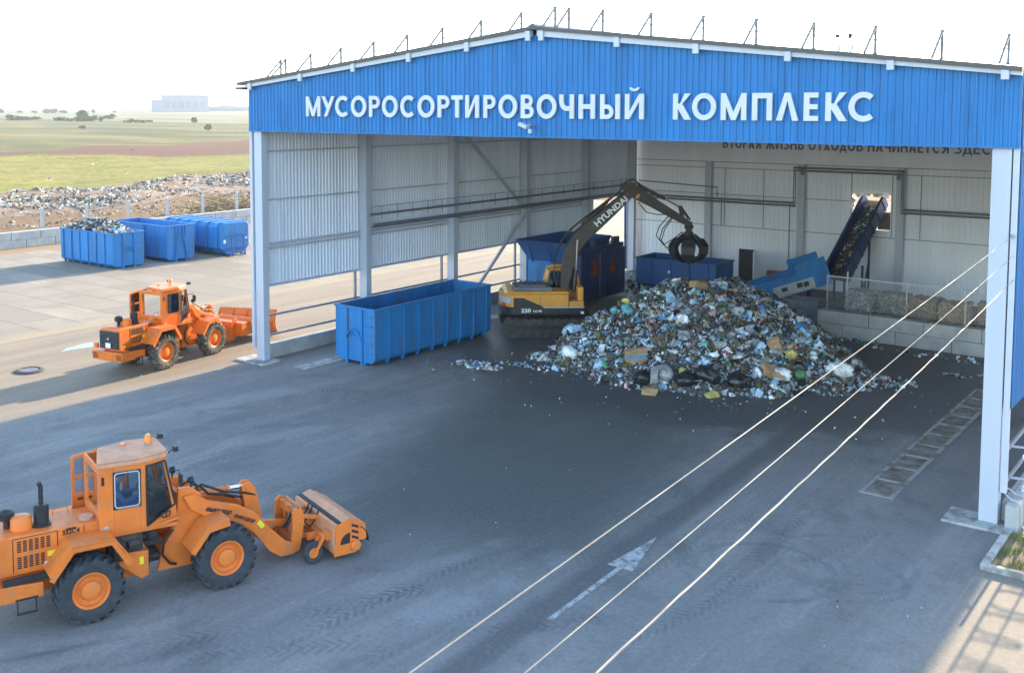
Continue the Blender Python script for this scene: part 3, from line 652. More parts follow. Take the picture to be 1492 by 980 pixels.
# ---------------------------------------------------------------- wheel loaders
def tyre_wheel(parent, x, y, r, w, side, mt, mr, steer=0.0, lugs=20):
    """side -1: hub faces -y (right side of the machine)"""
    hw = w/2
    m = MB(); prof = [(r*.56, -hw*.80), (r*.62, -hw*.95), (r*.80, -hw), (r*.92, -hw*.93), (r*.955, -hw*.70), (r*.965, 0), (r*.955, hw*.70), (r*.92, hw*.93), (r*.80, hw), (r*.62, hw*.95), (r*.56, hw*.80)]
    m.lathe(prof, (0, 0, 0), 'y', 40, cap=False)
    for i in range(lugs):
        for q in (-1, 1):
            a = 2*pi*(i+(.5 if q > 0 else 0))/lugs; da = .30*1.0
            ps = []
            for t_, yy, rr in ((0, .03, .955), (.55, .55, .955), (1.0, 1.0, .90)):
                aa = a+da*t_; ps.append((aa, q*yy*hw, rr*r))
            for (a0, y0, r0), (a1, y1, r1) in zip(ps[:-1], ps[1:]):
                vs = []
                for (aa, yy, rr) in ((a0, y0, r0), (a1, y1, r1)):
                    for dr in (-.02, .075):
                        for dw in (-.062, .062):
                            R_ = rr+dr*r/.69*.9; vs.append(((R_)*cos(aa+dw), yy, (R_)*sin(aa+dw)))
                m.add(vs, [(0, 1, 3, 2), (4, 6, 7, 5), (0, 4, 5, 1), (2, 3, 7, 6), (0, 2, 6, 4), (1, 5, 7, 3)])
    ty = m.build('wheel', mt, parent, loc=(x, y, r), rot=(0, random.random(), steer), smooth=40)
    ty.name = 'wheel'
    s = side; m = MB()
    m.lathe([(r*.575, s*hw*.10), (r*.575, s*hw*.82), (r*.545, s*hw*.88), (r*.50, s*hw*.80), (r*.46, s*hw*.48), (r*.36, s*hw*.42), (r*.31, s*hw*.50), (r*.27, s*hw*.74), (r*.20, s*hw*.80), (.0, s*hw*.82)], (0, 0, 0), 'y', 32)
    m.lathe([(r*.575, -s*hw*.10), (r*.575, -s*hw*.8), (r*.4, -s*hw*.5), (0, -s*hw*.45)], (0, 0, 0), 'y', 24)
    for i in range(12):
        a = 2*pi*i/12; m.cyl((r*.40*cos(a), s*hw*.42, r*.40*sin(a)), (r*.40*cos(a), s*hw*.50, r*.40*sin(a)), .018, n=6)
    for i in range(8):
        a = 2*pi*i/8; m.cyl((r*.235*cos(a), s*hw*.72, r*.235*sin(a)), (r*.235*cos(a), s*hw*.80, r*.235*sin(a)), .012, n=6)
    m.build('rim', mr, ty, smooth=35)
    return ty

def wheel_loader(label, loc, rz, mo, mroof, mt, near=True, steer=0.0):
    t = thing('wheel_loader', label, 'wheel loader', loc, rz)
    B = .012
    # rear chassis, engine hood, counterweight
    m = MB(); m.prism([(-1.85, .72), (-.85, .62), (.9, .47), (1.35, .47), (1.42, .9), (1.25, 1.30), (.4, 1.32), (-1.85, 1.1)], -.42, .42); m.build('rear_frame', mo, t, bevel=B)
    HW = .52
    m = MB(); m.prism([(-1.98, 1.10), (.36, 1.10), (.36, 1.90), (-1.7, 1.93), (-1.92, 1.90), (-1.98, 1.84)], -HW, HW); hood = m.build('hood', mo, t, bevel=.03)
    m = MB()
    for y in (-HW-.003, HW+.003):
        m.box(-1.40, -1.385, y-.004, y+.004, 1.16, 1.88); m.box(-.52, -.505, y-.004, y+.004, 1.16, 1.88); m.box(.02, .035, y-.004, y+.004, 1.45, 1.88); m.box(-1.40, -.51, y-.004, y+.004, 1.872, 1.885)
    m.build('panel_gap', m_blk, hood)
    for y in (-HW-.007, HW+.007):
        m = MB()
        for j, (z0, z1) in enumerate(((1.585, 1.835), (1.24, 1.50))):
            for i in range(6):
                if j == 1 and i > 4: continue
                for k in range(6):
                    zz = z0+(z1-z0)*k/6; x0 = -1.31+.115*i
                    m.box(x0, x0+.075, y-.005, y+.005, zz, zz+(z1-z0)/6*.62)
        m.build('louvre', m_blk, hood)
    MB().box(-.72, -.52, -HW-.009, -HW, 1.38, 1.49).build('sticker', m_yelst, hood)
    MB().box(-.80, -.72, -HW-.009, -HW, 1.22, 1.28).build('plate', m_white, hood)
    words('number', '332C4', .14, m_blk, hood, basis((1, 0, -.02), (0, 0, 1), (-.24, -HW-.007, 1.80)), bold=.004, sx=.95)
    words('maker_name', 'амкодор', .05, m_blk, hood, basis((1, 0, -.02), (0, 0, 1), (-.24, -HW-.007, 1.874)), bold=.003, shear=.25)
    # rear grille, lamps, plate
    m = MB(); m.box(-2.02, -1.975, -.50, .50, 1.12, 1.82)
    for k in range(7): m.prism([(-2.06, 1.15+.1*k), (-2.02, 1.20+.1*k), (-2.02, 1.14+.1*k)], -.48, .48)
    gr = m.build('grille', m_black, t, bevel=.008)
    MB().box(-2.075, -2.055, -.13, .13, 1.17, 1.36).build('number_plate', m_white, gr)
    MB().lathe([(.05, 0), (.04, -.015), (0, -.02)], (-2.062, 0, 1.52), 'x', 6).build('emblem', m_chrome, gr)
    m = MB(); m.prism([(-2.12, .66), (-.86, .66), (-.86, .97), (-1.5, 1.02), (-2.12, 1.02)], -.80, .80); cw = m.build('counterweight', mo, t, bevel=.025)
    m = MB()
    for y0 in (-.78, .50):
        for k in range(4):
            x = -2.125; yy = y0+.075*k; m.add([(x, yy, .72), (x, yy+.04, .72), (x, yy+.10, .96), (x, yy+.06, .96)], [(0, 1, 2, 3)])
    m.build('hazard_stripe', m_blk, cw, recalc=False)
    MB().box(-1.64, -.70, -.80, -.66, 1.022, 1.13).build('tool_tray', m_black, t, bevel=.01)
    for y in (-.72, .72):
        MB().box(-2.04, -1.94, y-.11, y+.11, 1.10, 1.30).build('lamp_bracket', mo, t, bevel=.01)
        MB().lathe([(.06, 0), (.055, -.02), (0, -.03)], (-2.042, y, 1.2), 'x', 12).build('tail_lamp', m_beacon, t)
    m = MB()
    for xx in (-1.38, -1.02): m.bar((xx, -.78, .70), (xx, -.80, .40), .03)
    m.bar((-1.40, -.80, .40), (-1.0, -.80, .40), .05, .03); m.bar((-1.42, -.79, .70), (-.98, -.79, .70), .05, .04); m.build('step', m_black, t)
    # exhaust, air filter, filler cap
    m = MB(); m.lathe([(.20, 0), (.20, .06), (.155, .07), (.155, .44), (.12, .47), (0, .47)], (-.74, -.1, 1.90), 'z', 20)
    m.tube([(-.74, -.1, 2.38), (-.74, -.1, 2.74), (-.78, -.1, 2.84)], .05, 10); m.build('exhaust', m_black, t, smooth=40)
    m = MB(); m.lathe([(.22, 0), (.22, .22), (.18, .28), (.06, .30), (0, .30)], (-1.14, -.08, 1.91), 'z', 20); m.build('air_cleaner', mo, t, smooth=40)
    m = MB(); m.lathe([(.07, 0), (.07, .16), (.15, .20), (.165, .34), (.10, .40), (0, .42)], (-1.40, .08, 1.92), 'z', 16); m.build('precleaner', m_black, t, smooth=40)
    m = MB(); m.tube([(-.42, .36, 1.90), (-.42, .36, 2.03), (-.1, .36, 2.03), (-.1, .36, 1.90)], .013, 6); m.build('grab_handle', mo, hood)
    MB().lathe([(.15, 0), (.15, .07), (.05, .09), (0, .1)], (.15, -.22, 1.90), 'z', 18).build('filler_cap', mroof, hood)
    # fenders
    for s in (-1, 1):
        y0, y1 = (-1.20, -HW) if s < 0 else (HW, 1.20)
        m = MB(); m.strip([(-.80, 1.16), (-.36, 1.715), (.48, 1.715), (.86, 1.16)], .035, y0, y1)
        yo = y0 if s < 0 else y1
        m.strip([(-.79, 1.09), (-.35, 1.645), (.45, 1.645), (.80, 1.09)], .11, yo-.012, yo+.012); m.build('rear_fender', mo, t)
        m = MB(); m.strip([(2.13, 1.02), (2.52, 1.50), (3.02, 1.575)], .035, y0-(.0), y1-(.0) if s > 0 else y1)
        m.strip([(2.16, .98), (2.53, 1.43), (3.02, 1.505)], .12, yo-.012, yo+.012); m.build('front_fender', mo, t)
    # under the cab: tanks, steps, machinery
    m = MB(); m.box(.5, 1.25, -.62, .62, 1.10, 1.50); m.box(.55, .80, -.9, -.5, 1.05, 1.45); m.cyl((.9, -.7, 1.3), (1.15, -.7, 1.3), .09); m.build('machinery', m_dk, t, bevel=.02)
    for y in (-.62, .42): MB().prism([(.62, 1.0), (.75, .82), (1.2, .45), (1.36, .5), (1.36, 1.06), (.9, 1.10)], y, y+.2).build('side_box', mo, t, bevel=.015)
    MB().box(1.16, 1.25, -.626, -.618, .78, .95).build('sticker', m_yelst, t)
    m = MB(); m.cyl((1.42, 0, .45), (1.42, 0, 1.25), .13); m.cyl((1.30, -.3, .8), (1.95, -.36, .75), .05); m.cyl((1.30, .3, .8), (1.95, .36, .75), .05)
    m.box(1.35, 1.75, -.25, .25, .62, .74); m.box(1.35, 1.75, -.25, .25, 1.0, 1.12); m.build('articulation_joint', m_dk, t)
    # front frame with tower
    m = MB(); 
    for y in (-.47, .36): m.prism([(1.60, .47), (2.3, .44), (3.5, .55), (3.55, .95), (2.72, 1.15), (2.62, 2.02), (2.40, 2.22), (2.10, 2.24), (2.04, 1.45), (1.75, 1.0)], y, y+.11)
    m.box(1.75, 3.4, -.36, .36, .55, .95); m.box(2.1, 2.2, -.36, .36, 1.0, 2.1); m.box(2.0, 3.5, -.36, .36, .95, 1.0); m.build('front_frame', mo, t, bevel=.012)
    m = MB(); m.cyl((2.96, -.7, .69), (2.96, .7, .69), .16); m.cyl((0, -.7, .69), (0, .7, .69), .16); m.cyl((2.96, -.25, .69), (2.96, .25, .69), .3); m.cyl((0, -.25, .69), (0, .25, .69), .3); m.build('axle', m_dk, t)
    # lift arms
    armp = [(2.18, 2.06), (2.42, 2.08), (2.75, 1.86), (3.45, 1.62), (3.86, 1.36), (4.14, 1.0), (4.62, .50), (4.86, .38), (4.92, .24), (4.82, .14), (4.50, .14), (4.22, .34), (3.82, .88), (3.50, 1.16), (2.9, 1.36), (2.34, 1.74)]
    arms = []
    for y in (-.575, .475): arms.append(MB().prism(armp, y, y+.10).build('lift_arm', mo, t, bevel=.014))
    words('maker_name', 'амкодор', .15, m_blk, arms[0], basis((.93, 0, -.33), (.33, 0, .93), (2.98, -.579, 1.59)), bold=.005, shear=.3)
    words('maker_name', 'амкодор', .13, m_blk, arms[0], basis((.88, 0, -.45), (.45, 0, .88), (3.60, -.579, 1.28)), bold=.004, shear=.3)
    m = MB(); m.add([(3.90, -.579, 1.08), (3.98, -.579, 1.16), (4.10, -.579, 1.0), (4.02, -.579, .93)], [(0, 1, 2, 3)]); m.build('sticker', m_yelst, arms[0], recalc=False)
    m = MB(); m.cyl((4.0, -.475, .93), (4.0, .475, .93), .10); m.build('cross_tube', mo, t, smooth=40)
    m = MB(); bc = [(3.72, 1.86), (3.82, 1.94), (3.95, 1.92), (4.05, 1.78), (4.22, 1.15), (4.16, .95), (4.02, .78), (3.86, .82), (3.82, 1.1), (3.74, 1.70)]
    m.prism(bc, -.13, -.06); m.prism(bc, .06, .13); m.cyl((3.88, -.16, 1.82), (3.88, .16, 1.82), .07); m.build('bell_crank', mo, t, bevel=.01)
    m = MB(); m.cyl((2.45, 0, 1.80), (3.42, 0, 1.84), .085); m.cyl((3.36, 0, 1.84), (3.44, 0, 1.84), .10); cy_ = m.build('tilt_cylinder', mo, t, smooth=40)
    MB().cyl((3.42, 0, 1.84), (3.86, 0, 1.825), .045).build('rod', m_chrome, cy_, smooth=40)
    m = MB(); m.bar((4.08, 0, .86), (4.86, 0, .72), .10, .14); m.build('link', mo, t)
    for y in (-.3, .3):
        c2 = MB().cyl((2.30, y, .95), (3.0, y, 1.12), .075).build('lift_cylinder', mo, t, smooth=40); MB().cyl((3.0, y, 1.12), (3.55, y, 1.28), .04).build('rod', m_chrome, c2, smooth=40)
    for k, (y, a, b) in enumerate(((-.16, 2.35, 3.0), (.12, 2.30, 2.85), (-.25, 2.5, 3.35))):
        m = MB(); m.tube([(a, y, 1.9), (a+.06, y, 2.08), (a+.2, y, 2.16), (a+.38, y, 2.06), (b-.1, y*.8, 1.86), (b+.4, y*.6, 1.72), (b+.75, y*.4, 1.58)], .028, 7); m.build('hose', m_rubber, t, smooth=60)
    m = MB(); m.tube([(1.95, -.5, 1.35), (1.72, -.56, 1.15), (1.68, -.58, .85), (1.85, -.56, .62), (2.0, -.5, .55)], .03, 7); m.tube([(1.3, -.4, 1.4), (1.6, -.55, 1.5), (1.9, -.5, 1.65)], .05, 7); m.build('hose', m_rubber, t, smooth=60)
    for x, y, z in ((2.22, .34, 2.24), (2.40, -.42, 2.20)):
        m = MB(); m.cyl((x, y, z), (x, y, z+.10), .02); m.lathe([(.0, -.06), (.07, -.05), (.09, .02), (.085, .05)], (x, y, z+.17), 'x', 12); m.build('work_lamp', m_black, t)
        MB().lathe([(.08, 0), (.0, .01)], (x+.052, y, z+.17), 'x', 12).build('lens', m_chrome, t)
    # cab
    hwid = .74
    m = MB()
    m.box(.33, 1.98, -hwid+.02, hwid-.02, 1.52, 1.60)                                      # floor
    m.prism([(.33, 1.55), (1.36, 1.55), (2.02, 1.66), (2.02, 1.72), (1.38, 1.64), (.33, 1.64)], -hwid, hwid)
    for s in (-1, 1):                                                                      # rear side wall with its window opening
        y0, y1 = (-hwid, -hwid+.05) if s < 0 else (hwid-.05, hwid)
        m.box(.33, .63, y0, y1, 1.6, 3.06); m.box(1.18, 1.30, y0, y1, 1.6, 3.06)
        if s < 0: m.box(.63, 1.18, y0, y1, 1.6, 2.14); m.box(.63, 1.18, y0, y1, 2.94, 3.06)
        else: m.box(.63, 1.18, y0, y1, 2.98, 3.06)
    m.box(.33, .39, -hwid+.05, hwid-.05, 1.6, 2.05); m.box(.33, .39, -hwid+.05, hwid-.05, 2.92, 3.06)
    m.box(.33, .39, -hwid+.05, -hwid+.16, 2.05, 2.92); m.box(.33, .39, hwid-.16, hwid-.05, 2.05, 2.92)
    yf = .60
    for s in (-1, 1):                                                                      # slanted front posts and sills
        m.bar((1.98, s*yf, 1.72), (1.74, s*yf, 3.06), .055, .07); m.bar((1.30, s*(hwid-.03), 3.03), (1.76, s*yf, 3.03), .05, .07)
        m.add([(1.30, s*hwid, 1.60), (1.98, s*(yf+.03), 1.70), (1.97, s*(yf+.03), 1.96), (1.36, s*hwid, 1.66),
               (1.30, s*(hwid-.05), 1.60), (1.98, s*(yf-.02), 1.70), (1.97, s*(yf-.02), 1.96), (1.36, s*(hwid-.05), 1.66)],
              [(0, 1, 2, 3), (4, 7, 6, 5), (0, 4, 5, 1), (1, 5, 6, 2), (2, 6, 7, 3), (3, 7, 4, 0)])
    m.box(1.93, 2.0, -yf, yf, 1.62, 1.98)
    shell = m.build('cab', mo, t, bevel=.008)
    m = MB(); rp = [(.29, -.66), (1.20, -.755), (1.80, -.60), (1.88, -.5), (1.92, .5), (1.86, .58), (1.26, .70), (.58, .48)]
    m.prism(rp, 3.06, 3.15, 'z'); m.prism([(a*.98+.02, b*.95) for a, b in rp], 3.15, 3.19, 'z'); roof_ = m.build('cab_roof', mroof, t, bevel=.02)
    wn = MB(); wn.box(.635, 1.175, -hwid+.02, -hwid+.028, 2.145, 2.935); wn.build('side_window', m_glass, shell)
    m = MB(); rr = [(.72, 2.16), (1.09, 2.16)]+arc(1.09, 2.23, .07, -90, 0, 4)[1:]+[(1.16, 2.85)]+arc(1.09, 2.85, .07, 0, 90, 4)[1:]+[(.72, 2.92)]+arc(.72, 2.85, .07, 90, 180, 4)[1:]+[(.65, 2.23)]+arc(.72, 2.23, .07, 180, 270, 4)[1:]; m.strip(rr, .022, -hwid-.012, -hwid-.002); m.build('window_seal', m_trim if near else m_rubber, shell)
    m = MB(); m.strip([(.625, 2.14), (.625, 2.945), (1.185, 2.945), (1.185, 2.14), (.625, 2.14)], .03, -hwid-.008, -hwid+.0); m.build('window_gasket', m_rubber, shell)
    for s in (-1, 1):
        m = MB(); m.add([(1.32, s*(hwid-.025), 1.66), (1.955, s*yf, 1.96), (1.745, s*yf, 3.02), (1.32, s*(hwid-.025), 3.0)], [(0, 1, 2, 3)])
        m.build('front_side_window', m_glassd, shell, recalc=False)
        m = MB()
        for a, b in (((1.32, s*(hwid+.012), 1.66), (1.965, s*(yf+.035), 1.98)), ((1.965, s*(yf+.035), 1.98), (1.76, s*(yf+.035), 3.0)), ((1.76, s*(yf+.035), 3.0), (1.32, s*(hwid+.012), 2.98)), ((1.32, s*(hwid+.012), 2.98), (1.32, s*(hwid+.012), 1.66))): m.bar(a, b, .02, .035)
        m.build('window_gasket', m_rubber, shell)
    m = MB(); m.add([(1.985, -yf, 1.98), (1.985, yf, 1.98), (1.765, yf, 3.04), (1.765, -yf, 3.04)], [(0, 1, 2, 3)]); m.build('windscreen', m_glass, shell, recalc=False)
    m = MB(); m.add([(.36, -hwid+.15, 2.05), (.36, hwid-.15, 2.05), (.36, hwid-.15, 2.92), (.36, -hwid+.15, 2.92)], [(0, 1, 2, 3)]); m.build('rear_window', m_glass, shell, recalc=False)
    # open door on the far side, hinged at its rear edge and folded back
    m = MB(); X0, X1, Y = (.12, .66, hwid+.06) if near else (-.02, .60, hwid+.06)
    for a, b in (((X0, Y, 2.95), (X1, Y, 3.02)), ((X0, Y, 2.95), (X0, Y, 1.62)), ((X1, Y, 3.02), (X1, Y, 1.60)), ((X0, Y, 2.5), (X1, Y, 2.5))): m.bar(a, b, .05, .07)
    m.box(X0, X1, Y-.025, Y+.025, 1.60, 2.12); dr = m.build('door', mo, t, bevel=.006)
    MB().box(X0+.03, X1-.03, Y-.004, Y+.004, 2.12, 2.95).build('pane', m_glass, dr); MB().box(X0+.08, X0+.2, Y-.05, Y-.03, 1.98, 2.03).build('handle', m_black, dr)
    m = MB(); m.box(.38, .44, -hwid+.0-.006, -hwid+.004, 2.70, 2.88); m.build('vent', m_blk, shell)
    MB().lathe([(.07, 0), (0, -.01)], (.45, -hwid-.002, 1.74), 'y', 14).build('badge', m_galv, shell)
    m = MB(); m.box(1.66, 1.82, -.715, -.70, 1.74, 1.76); m.box(1.66, 1.82, -.72, -.70, 1.86, 1.88); m.bar((1.66, -.71, 1.75), (1.64, -.70, 1.87), .02); m.bar((1.75, -.70, 1.75), (1.75, -.69, 1.87), .02); m.bar((1.82, -.70, 1.76), (1.84, -.69, 1.87), .02)
    m.build('emblem', m_blk, shell)
    # beacon, mirrors, lamps on the roof
    m = MB(); m.cyl((1.62, .12, 3.19), (1.62, .12, 3.24), .085); m.build('beacon_base', m_galv, roof_)
    MB().lathe([(.085, 0), (.07, .14), (.05, .17), (0, .175)], (1.62, .12, 3.24), 'z', 16).build('beacon', m_beacon, roof_, smooth=40)
    for y in (-.5, .5):
        m = MB(); m.bar((1.86, y, 3.1), (1.98, y*1.08, 3.2), .025); m.cbox((2.02, y*1.1, 3.2), (.10, .16, .11)); m.build('work_lamp', m_black, roof_, bevel=.01)
    m = MB(); m.cyl((1.1, .3, 3.19), (1.1, .3, 3.24), .05); m.build('marker', m_beacon, roof_)
    for s in (-1, 1):
        m = MB(); m.tube([(1.80, s*.62, 2.75), (2.02, s*.80, 2.78), (2.04, s*.82, 2.68)], .014, 6); m.cbox((2.04, s*.83, 2.58), (.05, .16, .24)); m.build('mirror', m_black, shell, bevel=.01)
    m = MB(); m.tube([(1.80, -.25, 2.9), (1.86, -.2, 2.72)], .01, 6); m.cbox((1.78, -.25, 2.62), (.03, .1, .17)); m.build('wiper', m_rubber, shell)
    for o_ in [shell]+[q for q in bpy.data.objects if q.parent == shell]:          # the cab is narrower at its rear
        for v in o_.data.vertices:
            if v.co.x < 1.25 and abs(v.co.y) < .78: v.co.y *= .88+.12*max(0, v.co.x-.33)/.92
    # seat, wheel, console
    m = MB(); m.box(.62, 1.12, -.24, .24, 1.60, 1.78); m.box(.60, 1.14, -.25, .25, 1.78, 1.89); m.prism([(.58, 1.86), (.72, 1.86), (.64, 2.46), (.52, 2.46)], -.23, .23); m.build('seat', m_seat, t, bevel=.04)
    m = MB(); m.prism([(1.55, 1.6), (1.85, 1.6), (1.85, 2.2), (1.70, 2.3), (1.55, 2.1)], -.35, .35); m.box(.9, 1.3, .28, .45, 1.6, 2.15); m.build('console', m_black, t, bevel=.03)
    m = MB(); m.cyl((1.65, 0, 2.1), (1.46, 0, 2.36), .03); n = Vector((-.19, 0, .26)).normalized(); u = Vector((0, 1, 0)); v_ = n.cross(u)
    m.tube([Vector((1.46, 0, 2.36))+(u*cos(2*pi*i/20)+v_*sin(2*pi*i/20))*.20 for i in range(21)], .016, 6); m.bar((1.46, -.2, 2.36), (1.46, .2, 2.36), .02); m.build('steering_wheel', m_rubber, t)
    # wheels
    for x in (0, 2.96):
        for s in (-1, 1): tyre_wheel(t, x, s*.945, .69, .52, s, mt, mo)
    return t

def person_body(root_pts, edges, radii, name, mat, parent):
    me = bpy.data.meshes.new(name); me.from_pydata(root_pts, edges, []); o = bpy.data.objects.new(name, me); COL.objects.link(o)
    if parent: o.parent = parent
    o.modifiers.new('skin', 'SKIN'); o.modifiers.new('sub', 'SUBSURF').levels = 2; o.modifiers['sub'].render_levels = 2
    sv = me.skin_vertices[0].data
    for i, r in enumerate(radii): sv[i].radius = (r if isinstance(r, tuple) else (r, r))
    sv[0].use_root = True; me.materials.append(mat); return o

# near loader with the sweeping brush
nl_loc, nl_rz = (13.80, -16.78, 0), radians(71.27)
L1 = wheel_loader('orange wheel loader with a sweeping brush, driving across the shaded asphalt in the foreground', nl_loc, nl_rz, m_org, m_orgroof, m_tyre)
# driver seated at the wheel
drv = thing('person', 'person in a blue jacket and blue cap sitting at the wheel of the foreground loader', 'person', Vector(nl_loc)+Matrix.Rotation(nl_rz, 3, 'Z') @ Vector((.76, -.06, 1.86)), nl_rz)
P = [(0, 0, .08), (.02, 0, .25), (.04, 0, .42), (.06, 0, .52), (.10, 0, .60), (.12, 0, .70), (.13, 0, .80),
     (.05, -.20, .47), (.18, -.30, .28), (.42, -.24, .33), (.56, -.16, .36), (.05, .20, .47), (.18, .30, .28), (.42, .24, .33), (.56, .16, .36),
     (.18, -.11, .08), (.52, -.13, .10), (.60, -.13, -.08), (.66, -.13, -.17), (.76, -.13, -.18), (.18, .11, .08), (.52, .13, .10), (.60, .13, -.08), (.66, .13, -.17), (.76, .13, -.18)]
E = [(0,1),(1,2),(2,3),(3,4),(4,5),(5,6),(3,7),(7,8),(8,9),(9,10),(3,11),(11,12),(12,13),(13,14),(0,15),(15,16),(16,17),(17,18),(18,19),(0,20),(20,21),(21,22),(22,23),(23,24)]
Rr = [(.15,.13),(.14,.12),(.16,.12),(.12,.10),.055,(.085,.10),(.08,.095),.075,.06,.045,.04,.075,.06,.045,.04,.095,.075,.055,.05,.045,.095,.075,.055,.05,.045]
bd = person_body(P, E, Rr, 'body', m_jacket, drv)
MB().lathe([(.0, -.12), (.06, -.11), (.088, -.05), (.096, .02), (.09, .09), (.05, .125), (0, .13)], (.135, 0, .745), 'z', 20).build('face', m_skin, drv, smooth=80)
MB().lathe([(.101, 0), (.104, .05), (.085, .11), (.03, .135), (0, .137)], (.125, 0, .785), 'z', 20).build('cap', m_cap, drv, smooth=60)
MB().prism([(.20, -.08), (.27, -.06), (.295, 0), (.27, .06), (.20, .08)], .787, .80, 'z').build('cap_peak', m_cap, drv, bevel=.004)
m = MB(); m.prism([(.225, .735), (.25, .715), (.225, .705)], -.015, .015); m.build('nose', m_skin, drv)
for s in (-1, 1):
    m = MB(); m.cbox((.215, s*.035, .752), (.012, .022, .012)); m.build('eye', m_blk, drv)
    MB().cbox((.13, s*.098, .745), (.045, .018, .06)).build('ear', m_skin, drv, bevel=.006)
    m = MB(); m.cbox((.585, s*.16, .365), (.07, .07, .075))
    for k in range(4): m.tube([(.60, s*(.13+.02*k), .35), (.64, s*(.13+.02*k), .36), (.645, s*(.13+.02*k), .395), (.62, s*(.13+.02*k), .41)], .010, 5)
    m.tube([(.58, s*.125, .38), (.60, s*.105, .40), (.63, s*.11, .41)], .011, 5); m.build('hand', m_skin, drv, bevel=.01)

# brush attachment (bolted on: part of the loader)
brush = L1
m = MB()
for y in (-.56, .46):
    m.prism([(4.74, .14), (4.98, .18), (5.06, .55), (5.12, .95), (5.06, 1.16), (4.92, 1.22), (4.82, 1.10), (4.80, .7)], y, y+.10)
m.box(4.86, 4.98, -.46, .46, .25, .40); m.box(4.90, 5.02, -.46, .46, .95, 1.15); m.bar((4.9, -.2, 1.2), (5.0, -.2, .35), .10, .06); m.bar((4.9, .2, 1.2), (5.0, .2, .35), .10, .06)
m.build('coupler_frame', m_org, brush, bevel=.012)
m = MB(); m.prism([(4.99, .35), (5.04, .35), (5.10, 1.18), (5.05, 1.22)], -.44, .44); m.build('coupler_plate', m_orgroof, brush, bevel=.01)
y0, y1 = -1.22, 1.02
m = MB()
m.strip([(5.56, .42), (5.60, .86), (5.98, .98), (6.40, .74)], .03, y0, y1)
m.strip([(5.56, .42), (5.60, .16)], .03, y0, y1); hoodb = m.build('brush_hood', m_orgroof, brush)
for y in (y0, y1):
    m = MB(); m.prism([(5.56, .12), (5.62, .86), (5.98, .98), (6.40, .76), (6.42, .40), (6.20, .38), (6.14, .12)], y-.02, y+.02)
    e = m.build('end_plate', m_org, brush, bevel=.006)
    so = -.026 if y < 0 else .026
    pts = [(5.72, .38)]+arc(5.98, .38, .26, 180, 90, 8)+[(5.98, .38)]
    m = MB(); m.add([(a, y+so, b) for a, b in pts], [tuple(range(len(pts)))]); m.build('end_opening', m_blk, e, recalc=False)
    m = MB(); m.box(6.02, 6.20, y-.026, y+.026, .30, .90); m.build('stripe_panel', m_org, e)
    m = MB()
    for k in range(4): m.add([(6.02, y+so*1.15, .36+.14*k), (6.20, y+so*1.15, .28+.14*k), (6.20, y+so*1.15, .345+.14*k), (6.02, y+so*1.15, .425+.14*k)], [(0, 1, 2, 3)])
    m.build('hazard_stripe', m_blk, e, recalc=False)
    m = MB(); m.lathe([(.13, 0), (.13, so*3), (.10, so*4), (0, so*4)], (6.12, y, .30), 'y', 18); m.build('bearing_cover', m_org, e)
m = MB(); m.strip(arc(6.05, .36, .42, 62, -5, 8), .02, y0-.03, y1+.03); m.build('rubber_flap', m_rubber, brush)
m = MB(); m.box(5.66, 5.76, y0+.0, y1, .875, .93); m.build('hood_rail', m_black, hoodb)
# bristle roll
rv = []; rf = []; nn = 44
for i in range(nn*40):
    a = random.random()*2*pi; y = y0+.05+(y1-y0-.1)*random.random(); r = .37+.05*random.random(); o_ = len(rv); w_ = .02
    rv += [(6.03+.12*cos(a-w_*3), y, .42+.12*sin(a-w_*3)), (6.03+.12*cos(a+w_*3), y+.02, .42+.12*sin(a+w_*3)), (6.03+r*cos(a+.03), y+.03*random.random(), .42+r*sin(a+.03))]; rf.append((o_, o_+1, o_+2))
m = MB(); m.add(rv, rf); m.cyl((6.03, y0+.03, .42), (6.03, y1-.03, .42), .3, n=24); m.build('brush_roll', m_rubber, brush, recalc=False)
# linkage between coupler and hood
m = MB()
for y in (-.35, .35): m.bar((5.02, y, .45), (5.58, y, .40), .08, .10); m.bar((5.04, y, .95), (5.60, y, .80), .07, .09)
m.box(5.40, 5.56, -.75, .75, .40, .56); m.cyl((5.1, -.05, .62), (5.45, -.15, .60), .05); m.bar((5.15, -.62, .5), (5.55, -.62, .5), .1, .16); m.build('linkage', m_org, brush, bevel=.008)
MB().cyl((5.16, .05, .70), (5.52, .05, .66), .028).build('rod', m_chrome, brush, smooth=40)
for k, y in enumerate((-.25, .1, .3)):
    m = MB(); m.tube([(4.95, y, 1.0), (5.15, y-.05, .82), (5.35, y-.12, .62), (5.55, y-.05, .82), (5.62, y, .92)], .022, 7); m.build('hose', m_rubber, brush, smooth=60)
m = MB(); m.tube([(4.72, -.36, .75), (4.95, -.38, 1.02), (5.05, -.36, 1.16)], .02, 7); m.bar((4.72, -.25, .7), (4.98, -.25, 1.15), .05); m.build('hose', m_rubber, brush, smooth=60)
for y in (-.98, .80):
    m = MB(); m.box(5.42, 5.56, y-.10, y+.10, .50, .70); m.bar((5.48, y, .62), (5.32, y-.0, .56), .10, .12); m.bar((5.36, y-.10, .60), (5.14, y-.10, .26), .09, .05); m.bar((5.36, y+.10, .60), (5.14, y+.10, .26), .09, .05); m.bar((5.36, y-.12, .60), (5.36, y+.12, .60), .1); cst = m.build('caster_arm', m_org, brush, bevel=.008)
    m = MB(); m.lathe([(.13, -.075), (.22, -.085), (.25, -.05), (.255, 0), (.25, .05), (.22, .085), (.13, .075)], (5.13, y, .255), 'y', 24, cap=False); w_ = m.build('caster_wheel', m_tyre, brush, smooth=40)
    MB().lathe([(0, -.07), (.13, -.06), (.14, 0), (.13, .06), (0, .07)], (5.13, y, .255), 'y', 18).build('caster_rim', m_org, w_)
